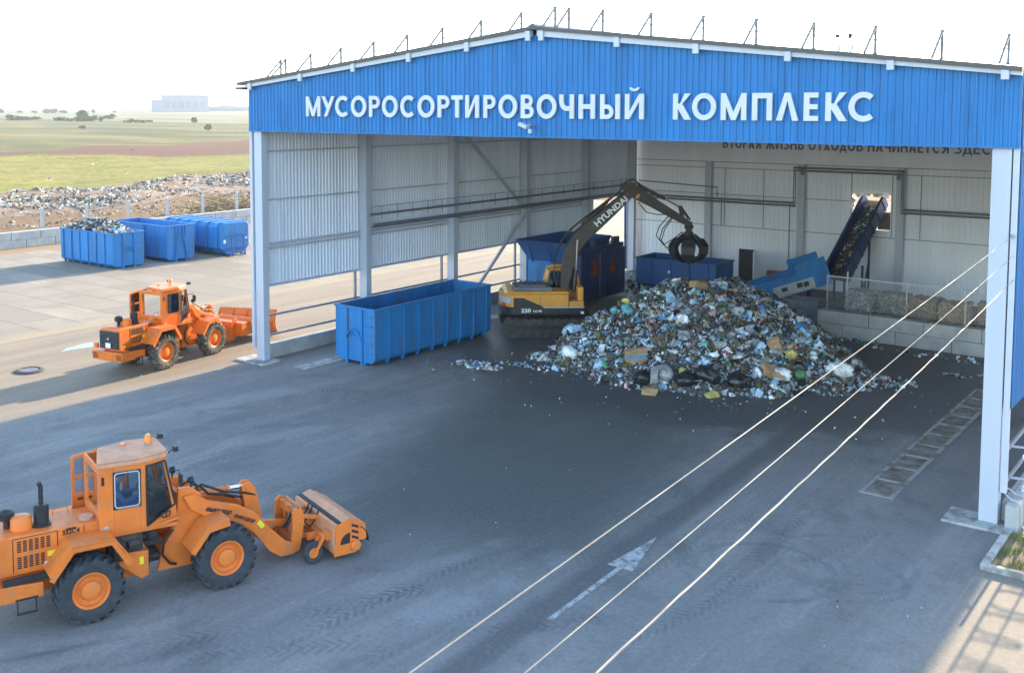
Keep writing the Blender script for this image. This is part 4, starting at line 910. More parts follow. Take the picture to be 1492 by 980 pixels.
# far loader with the plough blade
L2 = wheel_loader('bright orange wheel loader with a plough blade, standing in the sun outside the left columns', (-2.88, -3.25, 0), radians(100.63), m_org2, m_org2, m_tyre2, near=False)
m = MB()
for y in (-.56, .46): m.prism([(4.74, .14), (5.0, .18), (5.15, .6), (5.15, 1.1), (4.98, 1.15), (4.80, .75)], y, y+.10)
m.box(5.0, 5.75, -.95, .95, .35, .95); m.cyl((5.75, -1.0, .90), (5.75, 1.0, .90), .17, n=16); m.box(5.75, 6.35, -.18, .18, .45, .75)
m.bar((5.7, -.6, .6), (6.55, -.85, .65), .12); m.bar((5.7, .6, .6), (6.2, .85, .65), .12)
m.build('blade_carrier', m_org2, L2, bevel=.012)
BR = Matrix.Translation((6.45, 0, .05)) @ Matrix.Rotation(radians(15), 4, 'Z')
m = MB(); m.T = BR; m.strip([(.30, .18), (.12, .42), (.08, .70), (.14, .98), (.34, 1.20)], .03, -1.45, 1.45); bl = m.build('plough_blade', m_org2, L2)
m = MB(); m.T = BR
for y in (-1.4, -.7, 0, .7, 1.4): m.prism([(.28, .18), (.10, .42), (.06, .70), (.12, .98), (.32, 1.20), (.20, 1.12), (.0, .9), (-.04, .6), (.04, .35)], y-.015, y+.015)
m.box(-.1, .1, -1.2, 1.2, .55, .68); m.build('blade_rib', m_org2, bl)
m = MB(); m.T = BR; m.strip([(.40, .05), (.29, .22)], .03, -1.45, 1.45); m.build('cutting_edge', m_rust, bl)

# ---------------------------------------------------------------- tracked material handler with an orange-peel grab
ex_rz = radians(40); O = Vector((7.43, 13.53, 0))
ex = thing('excavator', 'yellow and black tracked excavator with a raised boom and round grab beside the waste heap', 'excavator', O, ex_rz)
tk = MB(); 
for y in (-1.30, 1.30):
    prof = [(-3.05, .05), (.55, .05)]+arc(.55, .47, .42, -90, 90, 8)+[(-3.05, .89)]+arc(-3.05, .47, .42, 90, 270, 8)
    tk = MB(); tk.prism(prof, y-.30, y+.30)
    for i in range(26):
        q = i/26; L_ = 3.6; C_ = pi*.42; per = 2*L_+2*C_; s_ = q*per
        if s_ < L_: px_, pz_, an = -3.05+s_, .03, 0
        elif s_ < L_+C_: a_ = (s_-L_)/.42-pi/2; px_, pz_, an = .55+.44*cos(a_), .47+.44*sin(a_), -(a_+pi/2)
        elif s_ < 2*L_+C_: px_, pz_, an = .55-(s_-L_-C_), .91, 0
        else: a_ = (s_-2*L_-C_)/.42+pi/2; px_, pz_, an = -3.05+.44*cos(a_), .47+.44*sin(a_), -(a_+pi/2)
        tk.cbox((px_, y, pz_), (.17, .62, .05), Matrix.Rotation(an, 3, 'Y'))
    o = tk.build('track', m_dk, ex)
    m = MB(); yo = y-.31 if y < 0 else y+.31
    for x_ in [-2.6+.45*i for i in range(7)]: m.cyl((x_, yo-.02, .22), (x_, yo+.02, .22), .11, n=12)
    for x_ in (-3.05, .55): m.cyl((x_, yo-.03, .47), (x_, yo+.03, .47), .27, n=18)
    m.box(-2.9, .4, yo-.01, yo+.01, .38, .62); m.build('roller', m_black, o)
m = MB(); m.box(-2.3, -.2, -1.0, 1.0, .4, .85); m.cyl((-1.1, 0, .85), (-1.1, 0, 1.05), .7, n=24); m.build('undercarriage', m_dk, ex)
# upper structure: black skirt, yellow house with a sloping colour split
def houseline(x0, x1, hw, n=9):                     # plan outline, round tail
    tail = [(x0+.75-.75*cos(radians(a)), hw*(1-.0)*sin(radians(a)) if abs(a) < 90 else hw*(1 if a > 0 else -1)) for a in range(-90, 91, 20)]
    return [(x1, -hw)]+tail[:1]+tail[1:]+[(x1, hw)]
m = MB(); m.prism(houseline(-3.62, .30, 1.36), 1.06, 1.40, 'z'); m.build('skirt', m_black, ex, bevel=.03)
m = MB(); m.prism(houseline(-3.60, -.40, 1.35), 1.40, 2.02, 'z'); m.prism([(-3.3, 2.02), (-.4, 2.02), (-.4, 2.14), (-3.1, 2.12)], -1.30, -.05)
m.box(-.40, .30, -1.35, -.62, 1.40, 1.70); m.box(.0, .27, -1.33, -.70, 1.70, 2.35); house = m.build('house', m_yel, ex, bevel=.05)
m = MB(); pts = [(-3.0, 1.42), (-3.0, 1.86), (-2.55, 1.86), (-1.55, 1.42)]
m.prism(pts, -1.362, -1.352); m.build('black_panel', m_black, house)
m = MB(); m.box(-1.62, .31, -1.366, -1.350, 1.385, 1.43); m.build('pale_stripe', m_trim, house)
m = MB(); 
for x_ in (-2.95, -1.75, -.42): m.box(x_-.006, x_+.006, -1.357, -1.35, 1.42, 2.0)
m.build('panel_gap', m_blk, house)
m = MB(); m.box(.14, .28, -1.37, -1.36, 1.10, 1.22); m.build('white_tab', m_white, house)
m = MB(); 
for a in range(-62, -10, 13):
    ca = radians(a); m.cbox((-2.85-.76*cos(ca), 1.36*sin(ca), 1.72), (.02, .24, .26), Matrix.Rotation(-ca*0.6, 3, 'Z'))
m.build('tail_plate', m_trim, house)
m = MB(); m.cbox((-3.42, -.95, 1.48), (.03, .16, .14), Matrix.Rotation(.7, 3, 'Z')); m.build('reflector', M('red_reflector', (.6, .02, .03), .4), house)
words('model_number', '220', .24, m_white, house, basis((1, 0, 0), (0, 0, 1), (-2.42, -1.372, 1.26)), bold=.006, sx=1.25)
words('model_number', 'LC-9S', .13, m_white, house, basis((1, 0, 0), (0, 0, 1), (-1.88, -1.372, 1.24)), bold=.004, sx=1.25)
m = MB(); m.box(-2.95, -1.2, -1.1, .35, 2.13, 2.32); m.box(-2.7, -1.5, -.95, .1, 2.32, 2.40)
for i in range(6): m.box(-2.85+.26*i, -2.75+.26*i, -1.05, .25, 2.40, 2.43)
m.build('engine_cover', M('dusty_grey', (.13, .14, .16), .7, var=.2, dirt=((.2, .18, .15), .3, 3)), ex, bevel=.03)
m = MB(); m.prism([(-3.4, 2.02), (-2.95, 2.02), (-2.95, 2.16), (-3.25, 2.14)], -1.2, 1.2); m.build('tail_top', m_yel, ex, bevel=.03)
# cab on the far side
m = MB(); cp = [(-1.25, 1.42), (-1.32, 2.2), (-1.15, 2.88), (-.85, 2.98), (-.05, 2.98), (.22, 2.6), (.30, 2.0), (.28, 1.42)]
for y in (.38, 1.30):
    for a, b in zip(cp, cp[1:]+cp[:1]): m.bar((a[0], y, a[1]), (b[0], y, b[1]), .09, .10)
m.box(-1.28, .28, .38, 1.30, 1.42, 1.95); m.prism([(-1.2, 2.86), (-.85, 2.94), (-.05, 2.94), (.05, 2.86)], .36, 1.32); m.box(-1.36, -1.2, .4, 1.28, 1.9, 2.3); xcab = m.build('cab', m_yel, ex, bevel=.02)
m = MB(); m.prism([(-1.22, 1.98), (-1.12, 2.82), (-.85, 2.92), (-.06, 2.92), (.18, 2.58), (.25, 1.98)], .40, .42); m.build('side_glass', m_glassd, xcab)
m = MB(); m.add([(-1.30, .42, 2.2), (-1.30, 1.26, 2.2), (-1.16, 1.26, 2.84), (-1.16, .42, 2.84)], [(0, 1, 2, 3)]); m.build('rear_glass', m_glass, xcab, recalc=False)
m = MB(); m.box(-.9, -.3, .6, 1.1, 1.9, 2.05); m.box(-1.0, -.8, .6, 1.1, 2.0, 2.65); m.build('seat', m_seat, xcab, bevel=.04)
# boom: cranked box section tapering to the elbow, stick, cylinders, grab
def boxbeam(m, pts, w):
    """pts: (x, z, half height) along the beam in the boom plane"""
    N = []; up = []; lo = []
    for i, (x, z, h) in enumerate(pts):
        a = pts[max(i-1, 0)]; b = pts[min(i+1, len(pts)-1)]; d = Vector((b[0]-a[0], b[1]-a[1])).normalized(); n = Vector((-d.y, d.x))
        up.append((x+n.x*h, z+n.y*h)); lo.append((x-n.x*h, z-n.y*h))
    m.prism(up+lo[::-1], -w/2, w/2); return m
boom_pts = [(-.55, 1.85, .14), (-.44, 2.5, .22), (-.30, 3.3, .27), (-.10, 3.98, .33), (.26, 4.52, .36), (.75, 4.98, .34), (1.8, 5.88, .27), (2.72, 6.70, .17)]
m = MB(); boxbeam(m, boom_pts, .46); m.cyl((2.75, -.33, 6.72), (2.75, .33, 6.72), .16); boom = m.build('boom', m_exdk, ex, bevel=.02)
words('maker_name', 'HYUNDAI', .40, m_white, boom, basis((.76, 0, .66), (-.66, 0, .76), (1.70, -.237, 5.77)), bold=.012, sx=1.1)
m = MB(); dB = Vector((2.9, 0, -1.45)).normalized()
stick_pts = [(2.30, 6.93, .14), (2.62, 6.86, .30), (3.0, 6.62, .31), (3.8, 6.12, .23), (5.1, 5.36, .17), (5.42, 5.18, .13)]
boxbeam(m, stick_pts, .36); m.cyl((2.3, -.22, 6.93), (2.3, .22, 6.93), .15); m.cyl((5.42, -.26, 5.18), (5.42, .26, 5.18), .12); stick = m.build('stick', m_exdk, ex, bevel=.02)
m = MB(); m.prism([(2.86, 6.42), (2.98, 6.36), (3.1, 6.55), (2.98, 6.62)], -.19, -.184); m.build('sticker', m_yel, stick)
for y in (-.33, .33):
    c_ = MB().cyl((-.05, y, 1.95), (.05, y, 3.0), .085, n=12).build('boom_cylinder', m_exdk, ex, smooth=40)
    MB().cyl((.05, y, 3.0), (.10, y, 4.45), .05, n=10).build('rod', m_chrome, c_, smooth=40)
c_ = MB().cyl((.35, 0, 5.10), (1.55, 0, 6.22), .09, n=12).build('stick_cylinder', m_exdk, ex, smooth=40); MB().cyl((1.55, 0, 6.22), (2.30, 0, 6.93), .055, n=10).build('rod', m_chrome, c_, smooth=40)
c_ = MB().cyl((3.0, 0, 7.02), (4.3, 0, 6.35), .085, n=12).build('grab_cylinder', m_exdk, ex, smooth=40); MB().cyl((4.3, 0, 6.35), (5.05, 0, 5.95), .05, n=10).build('rod', m_chrome, c_, smooth=40)
m = MB(); m.bar((5.05, -.2, 5.98), (5.18, -.2, 5.3), .05, .10); m.bar((5.05, .2, 5.98), (5.18, .2, 5.3), .05, .10); m.bar((5.05, -.2, 5.95), (5.50, -.15, 5.35), .05, .09); m.bar((5.05, .2, 5.95), (5.50, .15, 5.35), .05, .09); m.cyl((5.05, -.26, 5.95), (5.05, .26, 5.95), .07); m.build('linkage', m_exdk, ex)
for k, y in enumerate((-.14, -.05, .05, .14)):
    m = MB(); m.tube([(-.75-.02*k, y, 2.0), (-.98, y, 2.7), (-.95+.02*k, y, 3.5), (-.62, y, 4.35), (-.1, y, 4.98), (.45, y, 5.42), (1.5, y, 6.22), (2.1, y, 6.72), (2.45, y, 7.18), (2.8, y, 7.28), (3.1, y, 7.05)], .028, 6); m.build('hose', M('tan_hose', (.22, .17, .10), .5) if k in (1,) else m_rubber, ex, smooth=60)
for k, (dx, sg) in enumerate(((0, -.85), (.12, -1.05), (-.1, -.6))):
    y = -.2+.14*k; m = MB(); m.tube([(4.6+dx, y, 5.5), (4.15+dx, y-.1, 5.2+sg*.3), (4.0+dx, y-.15, 4.9+sg*.5), (4.35+dx, y-.15, 4.45+sg*.5), (4.85+dx, y-.05, 4.55+sg*.2), (5.2, y, 4.75)], .024, 6); m.build('hose', m_rubber, ex, smooth=60)
m = MB(); m.tube([(3.0, -.2, 6.2), (3.4, -.24, 5.72), (3.9, -.24, 5.62), (4.35, -.2, 5.62)], .025, 6); m.build('hose', m_rubber, ex, smooth=60)
GX = 5.48
m = MB(); m.bar((GX, 0, 5.25), (GX, 0, 4.72), .22, .26); m.cyl((GX-.2, 0, 5.0), (GX+.2, 0, 5.0), .09); m.lathe([(.0, 4.78), (.20, 4.76), (.24, 4.6), (.34, 4.52), (.40, 4.36), (.36, 4.24), (.15, 4.2), (0, 4.2)], (GX, 0, 0), 'z', 20); grab = m.build('grab_head', m_black, ex, smooth=35)
for k in range(6):
    a = 2*pi*k/6+.25; T_ = Matrix.Translation((GX, 0, 0)) @ Matrix.Rotation(a, 4, 'Z')
    m = MB(); m.T = T_; ts = [(.34, 4.42, .10, .30), (.60, 4.34, .12, .54), (.80, 4.10, .10, .66), (.80, 3.80, .09, .62), (.62, 3.52, .07, .44), (.30, 3.34, .05, .12), (.10, 3.30, .02, .04)]
    vs = []; fs = []
    for i, (r, z, h, w_) in enumerate(ts):
        b0 = ts[max(i-1, 0)]; b1 = ts[min(i+1, len(ts)-1)]; d = Vector((b1[0]-b0[0], b1[1]-b0[1])).normalized(); n = Vector((-d.y, d.x))
        vs += [(r+n.x*h, -w_/2, z+n.y*h), (r+n.x*h, w_/2, z+n.y*h), (r-n.x*h, w_/2*.8, z-n.y*h), (r-n.x*h, -w_/2*.8, z-n.y*h)]
    for i in range(len(ts)-1):
        for q in range(4): fs.append((4*i+q, 4*i+(q+1) % 4, 4*i+4+(q+1) % 4, 4*i+4+q))
    fs += [(0, 1, 2, 3), tuple(4*(len(ts)-1)+q for q in range(4))]; m.add(vs, fs); m.bar((.30, 0, 4.62), (.74, 0, 4.28), .10); m.build('tine', m_black, ex, bevel=.01)

# ---------------------------------------------------------------- roll-off containers
def container(label, loc, rz, L=7.9, Wd=2.2, H=2.4, mat=m_cont, ribs=8, arch=True, ladder=True, ibeam=False, group=None, legs=.14):
    """x along the length, front wall (with the hook) at x=0, centred in y"""
    t = thing('roll_off_container', label, 'container', loc, rz, group); w = Wd/2; th = .05; zb = legs
    c = .16
    m = MB(); m.prism([(-w+c, zb), (w-c, zb), (w, zb+c), (w, H-.06), (w-th, H-.06), (w-th, zb+c), (w-c-.02, zb+th), (-w+c+.02, zb+th), (-w+th, zb+c), (-w+th, H-.06), (-w, H-.06), (-w, zb+c)], .05, L-.05, 'x')
    m.prism([(-w+c, zb), (w-c, zb), (w, zb+c), (w, H-.06), (-w, H-.06), (-w, zb+c)], 0, .05, 'x'); m.prism([(-w+c, zb), (w-c, zb), (w, zb+c), (w, H-.06), (-w, H-.06), (-w, zb+c)], L-.05, L, 'x')
    m.build('body', mat, t, bevel=.01)
    m = MB(); r = .06
    m.box(-.05, L+.05, -w-.05, -w+.06, H-.06, H+.02); m.box(-.05, L+.05, w-.06, w+.05, H-.06, H+.02); m.box(-.05, .06, -w+.06, w-.06, H-.06, H+.02); m.box(L-.06, L+.05, -w+.06, w-.06, H-.06, H+.02); m.build('top_rail', mat, t, bevel=.012)
    for i in range(ribs):
        x = L*(i+.9)/(ribs+.3)
        for s in (-1, 1):
            m = MB(); m.prism([(w, H-.06), (w+.075, H-.10), (w+.075, zb+.28), (w-.05, zb-.10), (w-.2, zb-.10), (w-.14, zb+.02), (w, zb+c)], x-.035, x+.035, 'x')
            if s < 0: m.v = [(a, -b, z) for a, b, z in m.v]
            m.build('rib', mat, t)
    m = MB()
    for y in (-.42, .42): m.box(-.08, 0.0, y-.05, y+.05, .0, H-.07 if not ibeam else H*.62)
    m.box(-.06, 0.0, -.37, .37, zb+1.02, zb+1.08); m.build('front_post', mat, t, bevel=.008)
    m = MB()
    if arch: m.tube([(-.10, -.42, zb+.95), (-.12, -.30, zb+1.18), (-.14, -.12, zb+1.32), (-.14, .12, zb+1.32), (-.12, .30, zb+1.18), (-.10, .42, zb+.95)], .04, 8)
    else: m.bar((-.1, -.14, H-.1), (-.12, -.5, zb), .07); m.bar((-.1, .14, H-.1), (-.12, .5, zb), .07); m.bar((-.12, -.25, H*.62), (-.12, .25, H*.62), .06)
    m.build('hook', mat, t, smooth=40)
    m = MB(); m.box(-.004, -.0, -.36, .36, zb+.1, zb+1.0); m.build('hook_recess', mat, t)
    if ladder:
        m = MB()
        for k in range(5): m.tube([(0, -w+.12, .55+.38*k), (-.06, -w+.12, .55+.38*k), (-.06, -w+.48, .55+.38*k), (0, -w+.48, .55+.38*k)], .014, 6)
        m.build('ladder', mat, t)
    m = MB()
    for y in (-.53, .53): m.box(.0, L, y-.06, y+.06, .03, zb+.01)
    m.build('skid', mat, t)
    m = MB()
    for y in (-.8, .8): m.cyl((L-.5, y-.1, .13), (L-.5, y+.1, .13), .13, n=16)
    m.build('roller', m_dk, t)
    return t
container('long blue open container standing empty under the shed beside the left columns', (3.72, 2.35, 0), radians(90), 8.0, 2.25, 2.40, ribs=8)
c1 = container('blue open container heaped with rubbish, nearest and leftmost of the row on the slabs', (-26.5, 12.1, 0), radians(180), 6.2, 2.4, 2.35, ribs=6, group='blue containers on the concrete slabs')
c2 = container('blue open container with an A-shaped hook post, middle of the row on the slabs', (-26.3, 16.15, 0), radians(180), 6.4, 2.3, 2.5, ribs=2, arch=False, group='blue containers on the concrete slabs')
# closed press container with rounded roof edge
t = thing('press_container', 'closed blue press container with a ribbed rounded roof, rightmost of the row on the slabs', 'container', (-25.5, 20.3, 0), radians(180), 'blue containers on the concrete slabs')
w = 1.3
prof = [(-w+.55, .12), (w-.55, .12), (w, .62), (w, 1.95)]+[(a, b) for a, b in arc(w-.35, 2.05, .35, 0, 90, 5)]+[(a, b) for a, b in arc(-w+.35, 2.05, .35, 90, 180, 5)]+[(-w, 1.95), (-w, .62)]
m = MB(); m.prism(prof, 0.0, 6.6, 'x'); m.build('body', m_cont, t, bevel=.05)
for k in range(6):
    x = .35+1.18*k; m = MB(); m.prism([(a*1.035, .12+(b-.12)*1.03) for a, b in prof], x-.06, x+.06, 'x'); m.build('band', m_cont, t)
m = MB(); m.bar((-.45, -.55, .05), (-.25, -.55, 1.5), .09); m.bar((-.45, .55, .05), (-.25, .55, 1.5), .09); m.bar((-.27, -.6, 1.5), (-.27, .6, 1.5), .10); m.bar((-.45, -.55, .08), (.1, -.55, .08), .09); m.bar((-.45, .55, .08), (.1, .55, .08), .09); m.build('hook_frame', m_cont2, t)
m = MB(); m.box(-.012, -.004, -1.12, -.92, 1.15, 1.22); m.box(-.012, -.004, .85, 1.05, .95, 1.2); m.build('white_mark', m_white, t)
m = MB(); m.box(-.02, -.004, -1.0, 1.0, .35, .6); m.build('drain_plate', m_cont2, t)
# raised feed container at the back
t = container('dark blue open skip on legs against the back wall behind the waste heap', (5.75, 23.75, .75), 0, 4.75, 2.2, 1.65, m_cont2, ribs=4, arch=False, ladder=False)
m = MB()
for x in (.1, 2.4, 4.6):
    for y in (-.95, .95): m.box(x-.06, x+.06, y-.06, y+.06, -.75, .15)
m.build('stand', m_navy, t)
MB().box(2.0, 2.12, -1.19, -1.184, .95, 1.1).build('notice', m_white, t)
# ---------------------------------------------------------------- baling press with its hopper
t = thing('baling_press', 'tall dark blue baling press with a flared hopper and rusty hatches behind the excavator', 'baling press', (0, 0, 0))
m = MB(); m.box(3.05, 4.7, 18.5, 23.3, .25, 2.85); m.box(1.6, 3.05, 19.6, 23.3, .25, 2.3); m.prism([(18.5, 2.85), (19.4, 3.1), (23.3, 3.1), (23.3, 2.85)], 3.2, 4.6, 'x'); m.build('press_body', m_navy, t, bevel=.02)
m = MB(); m.box(1.35, 3.05, 18.5, 19.6, .2, 2.35); m.build('hopper_base', m_cont, t, bevel=.015)
m = MB(); 
def flare(x0, x1, y0, y1, z0, X0, X1, Y0, Y1, z1):
    a = [(x0, y0, z0), (x1, y0, z0), (x1, y1, z0), (x0, y1, z0)]; b = [(X0, Y0, z1), (X1, Y0, z1), (X1, Y1, z1), (X0, Y1, z1)]
    for i in range(4):
        j = (i+1) % 4; c0 = Vector(((x0+x1)/2, (y0+y1)/2, 0)); q = []
        for p in (a[i], a[j], b[j], b[i]): v = Vector(p); n = (Vector((c0.x, c0.y, v.z))-v).normalized()*.05; q.append(tuple(v+n))
        m.add([a[i], a[j], b[j], b[i]]+q, [(0, 1, 2, 3), (7, 6, 5, 4), (0, 4, 5, 1), (1, 5, 6, 2), (2, 6, 7, 3), (3, 7, 4, 0)])
flare(1.4, 3.6, 18.55, 22.6, 2.3, .75, 4.0, 18.1, 23.0, 3.45); m.build('hopper', m_cont2, t)
for x in (1.5, 2.8): MB().bar((x, 18.2, 3.3), (x+.15, 18.5, 2.25), .10, .10).build('hopper_rib', m_cont2, t)
rustm = M('rusty_orange', (.22, .055, .02), .7, var=.35, scale=2)
for y, z, s_ in ((19.95, 2.0, .32), (21.9, 1.9, .26)): MB().box(4.70, 4.715, y-s_, y+s_, z-.42*(s_/.3), z+.42*(s_/.3)).build('hatch', rustm, t)
m = MB(); 
for k, (y, z) in enumerate(((22.7, 3.1), (23.0, 3.1), (20.4, 3.1))): m.cyl((4.3, y, z), (4.3, y, z+.32), .16, n=12)
m.tube([(4.6, 22.4, 3.12), (4.9, 22.0, 2.9), (4.86, 21.7, 2.4), (4.74, 21.6, 1.9)], .03, 6); m.build('motor_group', m_navy, t, smooth=40)
m = MB()
for y in (18.52, 19.3, 20.6, 21.3, 22.4): m.box(4.70, 4.76, y, y+.06, .3, 2.8)
m.build('stiffener', m_navy, t)
m = MB(); m.tube([(4.85, 20.3, .4), (4.85, 20.3, 2.7)], .03, 6); m.build('oil_pipe', m_rust, t)
# ---------------------------------------------------------------- conveyors
def belt_conveyor(name, label, A, B, wid, side_h, mat, mbelt):
    t = thing(name, label, 'conveyor', A); A = Vector(A); B = Vector(B)-A; d = B.normalized(); L = B.length
    h = Vector((d.y, -d.x, 0)).normalized(); n = h.cross(d).normalized()
    if n.z < 0: n = -n
    def q(a, b, c): return tuple(d*a+h*b+n*c)
    def slab(m, a0, a1, b0, b1, c0, c1):
        m.add([q(a0, b0, c0), q(a1, b0, c0), q(a1, b1, c0), q(a0, b1, c0), q(a0, b0, c1), q(a1, b0, c1), q(a1, b1, c1), q(a0, b1, c1)], [(0, 3, 2, 1), (4, 5, 6, 7), (0, 1, 5, 4), (1, 2, 6, 5), (2, 3, 7, 6), (3, 0, 4, 7)])
    m = MB(); slab(m, 0, L, -wid/2, wid/2, -.06, .0); m.build('belt', mbelt, t)
    for s in (-1, 1):
        m = MB(); a, b = sorted((s*wid/2, s*(wid/2+.07))); slab(m, 0, L, a, b, -.28, side_h); a, b = sorted((s*(wid/2-.02), s*(wid/2+.13))); slab(m, 0, L, a, b, side_h, side_h+.07)
        k = .3
        while k < L: a, b = sorted((s*(wid/2+.07), s*(wid/2+.12))); slab(m, k, k+.07, a, b, -.28, side_h); k += .9
        m.build('side_guard', mat, t)
    return t, q, L, slab
t, q, L, slab = belt_conveyor('inclined_conveyor', 'steep dark blue conveyor carrying rubbish up through the hole in the back wall', (14.95, 28.2, 1.35), (15.55, 32.9, 5.35), 1.05, .55, m_navy, M('dirty_belt', (.055, .05, .045), .9, var=.3))
m = MB(); m.bar((15.9, 30.6, 0), (15.9, 30.6, 3.3), .10); m.bar((14.6, 30.6, 0), (14.6, 30.6, 3.3), .10); m.bar((16.0, 29.3, .2), (15.9, 30.6, 2.2), .08); m.bar((16.0, 29.2, 0), (16.0, 29.2, 2.1), .10); m.bar((14.5, 29.2, 0), (14.5, 29.2, 2.1), .10); m.bar((16.0, 29.2, 1.2), (15.9, 30.6, .4), .08)
m.v = [(a-14.95, b-28.2, c-1.35) for a, b, c in m.v]; m.build('support_leg', m_navy, t)
incl = (q, L)
t, q, L, slab = belt_conveyor('feed_conveyor', 'bright blue low feed conveyor with grey motor covers, climbing out from behind the heap', (11.4, 23.2, .45), (15.2, 25.6, 1.95), 1.5, .62, m_cont, M('belt_rubber', (.05, .05, .055), .85))
m = MB(); slab(m, 1.9, 4.0, .84, .98, -.25, .32); m.build('motor_cover', M('motor_cover_grey', (.36, .40, .42), .5, var=.1), t)
m = MB(); slab(m, 2.3, 2.6, .98, 1.0, .0, .2); m.build('motor', m_black, t); m = MB(); slab(m, 3.1, 3.35, .98, 1.12, .0, .22); m.build('motor', m_black, t); m = MB(); slab(m, 3.45, 3.7, .98, 1.02, -.05, .18); m.build('motor', m_black, t)
m = MB(); slab(m, L-1.3, L, -.9, .9, .62, 1.15) if False else None
m = MB(); slab(m, L-1.5, L+.1, -.95, -.80, -.3, 1.15); slab(m, L-1.5, L+.1, .80, .95, -.3, 1.15); m.build('head_guard', m_cont, t)
m = MB(); m.bar((3.4, 1.6, -.45), (3.4, 1.6, .9), .12); m.bar((2.9, 2.6, -.45), (2.9, 2.6, .9), .12); m.build('support_leg', m_navy, t)
t = thing('switch_box', 'small orange-red control box on a post by the back wall behind the feed conveyor', 'control box', (11.0, 29.5, 0))
MB().box(-.45, .45, -.15, .15, .55, 1.3).build('box', M('control_red', (.42, .09, .03), .5, var=.15), t, bevel=.02); MB().bar((0, 0, 0), (0, 0, .55), .1).build('post', m_dk, t)
t = thing('steel_bin', 'grey steel bin standing between the heap and the concrete block wall', 'bin', (15.75, 21.6, 0))
m = MB(); m.box(-1.0, .72, -.5, -.44, .05, 1.3); m.box(-1.0, .72, .44, .5, .05, 1.3); m.box(-1.0, -.94, -.44, .44, .05, 1.3); m.box(.66, .72, -.44, .44, .05, 1.3); m.box(-.94, .66, -.44, .44, .05, .12); m.build('body', M('bin_grey', (.16, .19, .22), .6, var=.2, dirt=((.09, .08, .07), .3, 2)), t, bevel=.01)
m = MB(); m.box(-1.04, .76, -.54, -.40, 1.3, 1.36); m.box(-1.04, .76, .40, .54, 1.3, 1.36); m.box(-1.04, -.90, -.40, .40, 1.3, 1.36); m.box(.62, .76, -.40, .40, 1.3, 1.36); m.build('rim', m_pipe, t)
for x in (-.6, .3): MB().cbox((x, -.52, .6), (.12, .05, .14)).build('lug', m_pipe, t)

# block wall, mesh fence and bales
t = thing('block_wall', 'low grey wall of two courses of big concrete blocks right of the heap', 'wall', (16.8, 20.1, 0), radians(-2.5))
for r_ in range(2):
    x = 0.0; k = 0
    while x < 11.2:
        l_ = (1.2 if (k == 0 and r_ == 0) else 2.4); l_ = min(l_, 11.2-x); MB().box(x+.012, x+l_-.012, 0, .6, .6*r_+.006, .6*r_+.594).build('block', m_conc, t, bevel=.02); x += l_; k += 1
t = thing('mesh_fence', 'rusty wire mesh panels on thin posts standing behind the concrete block wall', 'fence', (16.95, 20.85, 0), radians(-2.5))
for x in (.05, 1.0, 3.7, 6.2, 8.7): MB().box(x-.03, x+.03, -.03, .03, 0, 2.75 if x != 1.0 else 3.0).build('post', m_galv, t)
m = MB(); m.box(.05, 8.7, -.018, .018, 2.68, 2.74); m.build('top_rail', m_galv, t)
m = MB()
for i in range(150): x = .08+8.6*i/150; m.box(x-.0025, x+.0025, -.003, .003, 1.25, 2.68)
for i in range(24): z = 1.26+1.42*i/24; m.box(.08, 8.68, -.006, -.0015, z-.0025, z+.0025)
m.build('mesh', m_galv, t)
# ---------------------------------------------------------------- waste: shared debris generator (numpy)
def debris_protos():
    pr = []
    def ico(sub):
        bm = bmesh.new(); bmesh.ops.create_icosphere(bm, subdivisions=sub, radius=1); v = np.array([p.co[:] for p in bm.verts]); f = [[q.index for q in x.verts] for x in bm.faces]; bm.free(); return v, f
    for k in range(8):                                  # crumpled bags
        v, f = ico(2); v = v*(1+.30*rng.standard_normal((len(v), 1))*.8); v = v*np.array([1, .8, .6]); pr.append(('bag', v, f))
    for k in range(8):                                  # creased film and sheets
        n = 4; g = np.array([(i/(n-1)*2-1, j/(n-1)*2-1, 0) for i in range(n) for j in range(n)], float); g[:, 2] = rng.normal(0, .28, len(g)); g[:, :2] += rng.normal(0, .18, (len(g), 2)); g[:, 1] *= .7
        f = [[i*n+j, i*n+j+1, (i+1)*n+j+1, (i+1)*n+j] for i in range(n-1) for j in range(n-1)]; pr.append(('sheet', g, f))
    for k in range(3):                                  # boxes and lumps
        v = np.array([(x, y, z) for x in (-1, 1) for y in (-.7, .7) for z in (-.45, .45)], float)+rng.normal(0, .09, (8, 3)); f = [[0, 1, 3, 2], [4, 6, 7, 5], [0, 4, 5, 1], [2, 3, 7, 6], [0, 2, 6, 4], [1, 5, 7, 3]]; pr.append(('box', v, f))
    for k in range(2):                                  # bottles
        a = np.linspace(0, 2*pi, 7)[:-1]; rs = [(.0, -1), (.32, -1), (.34, .3), (.14, .7), (.14, 1)]; v = []; f = []
        for r, h in rs: v += [(h, r*cos(q), r*sin(q)) for q in a]
        for i in range(4): f += [[6*i+j, 6*i+(j+1) % 6, 6*i+6+(j+1) % 6, 6*i+6+j] for j in range(6)]
        pr.append(('bottle', np.array(v), f))
    for k in range(3):                                  # strips and sticks
        v = np.array([(x, y, z) for x in (-1, -.3, .4, 1) for y in (-.12, .12) for z in (0, .03)], float); v[:, 2] += np.repeat(rng.normal(0, .25, 4), 4); f = []
        for i in range(3): o = 4*i; f += [[o, o+4, o+6, o+2], [o+1, o+3, o+7, o+5], [o, o+1, o+5, o+4], [o+2, o+6, o+7, o+3]]
        pr.append(('strip', v, f))
    return pr
PROTO = debris_protos()
def kindset(*ks): return [i for i, p in enumerate(PROTO) if p[0] in ks]
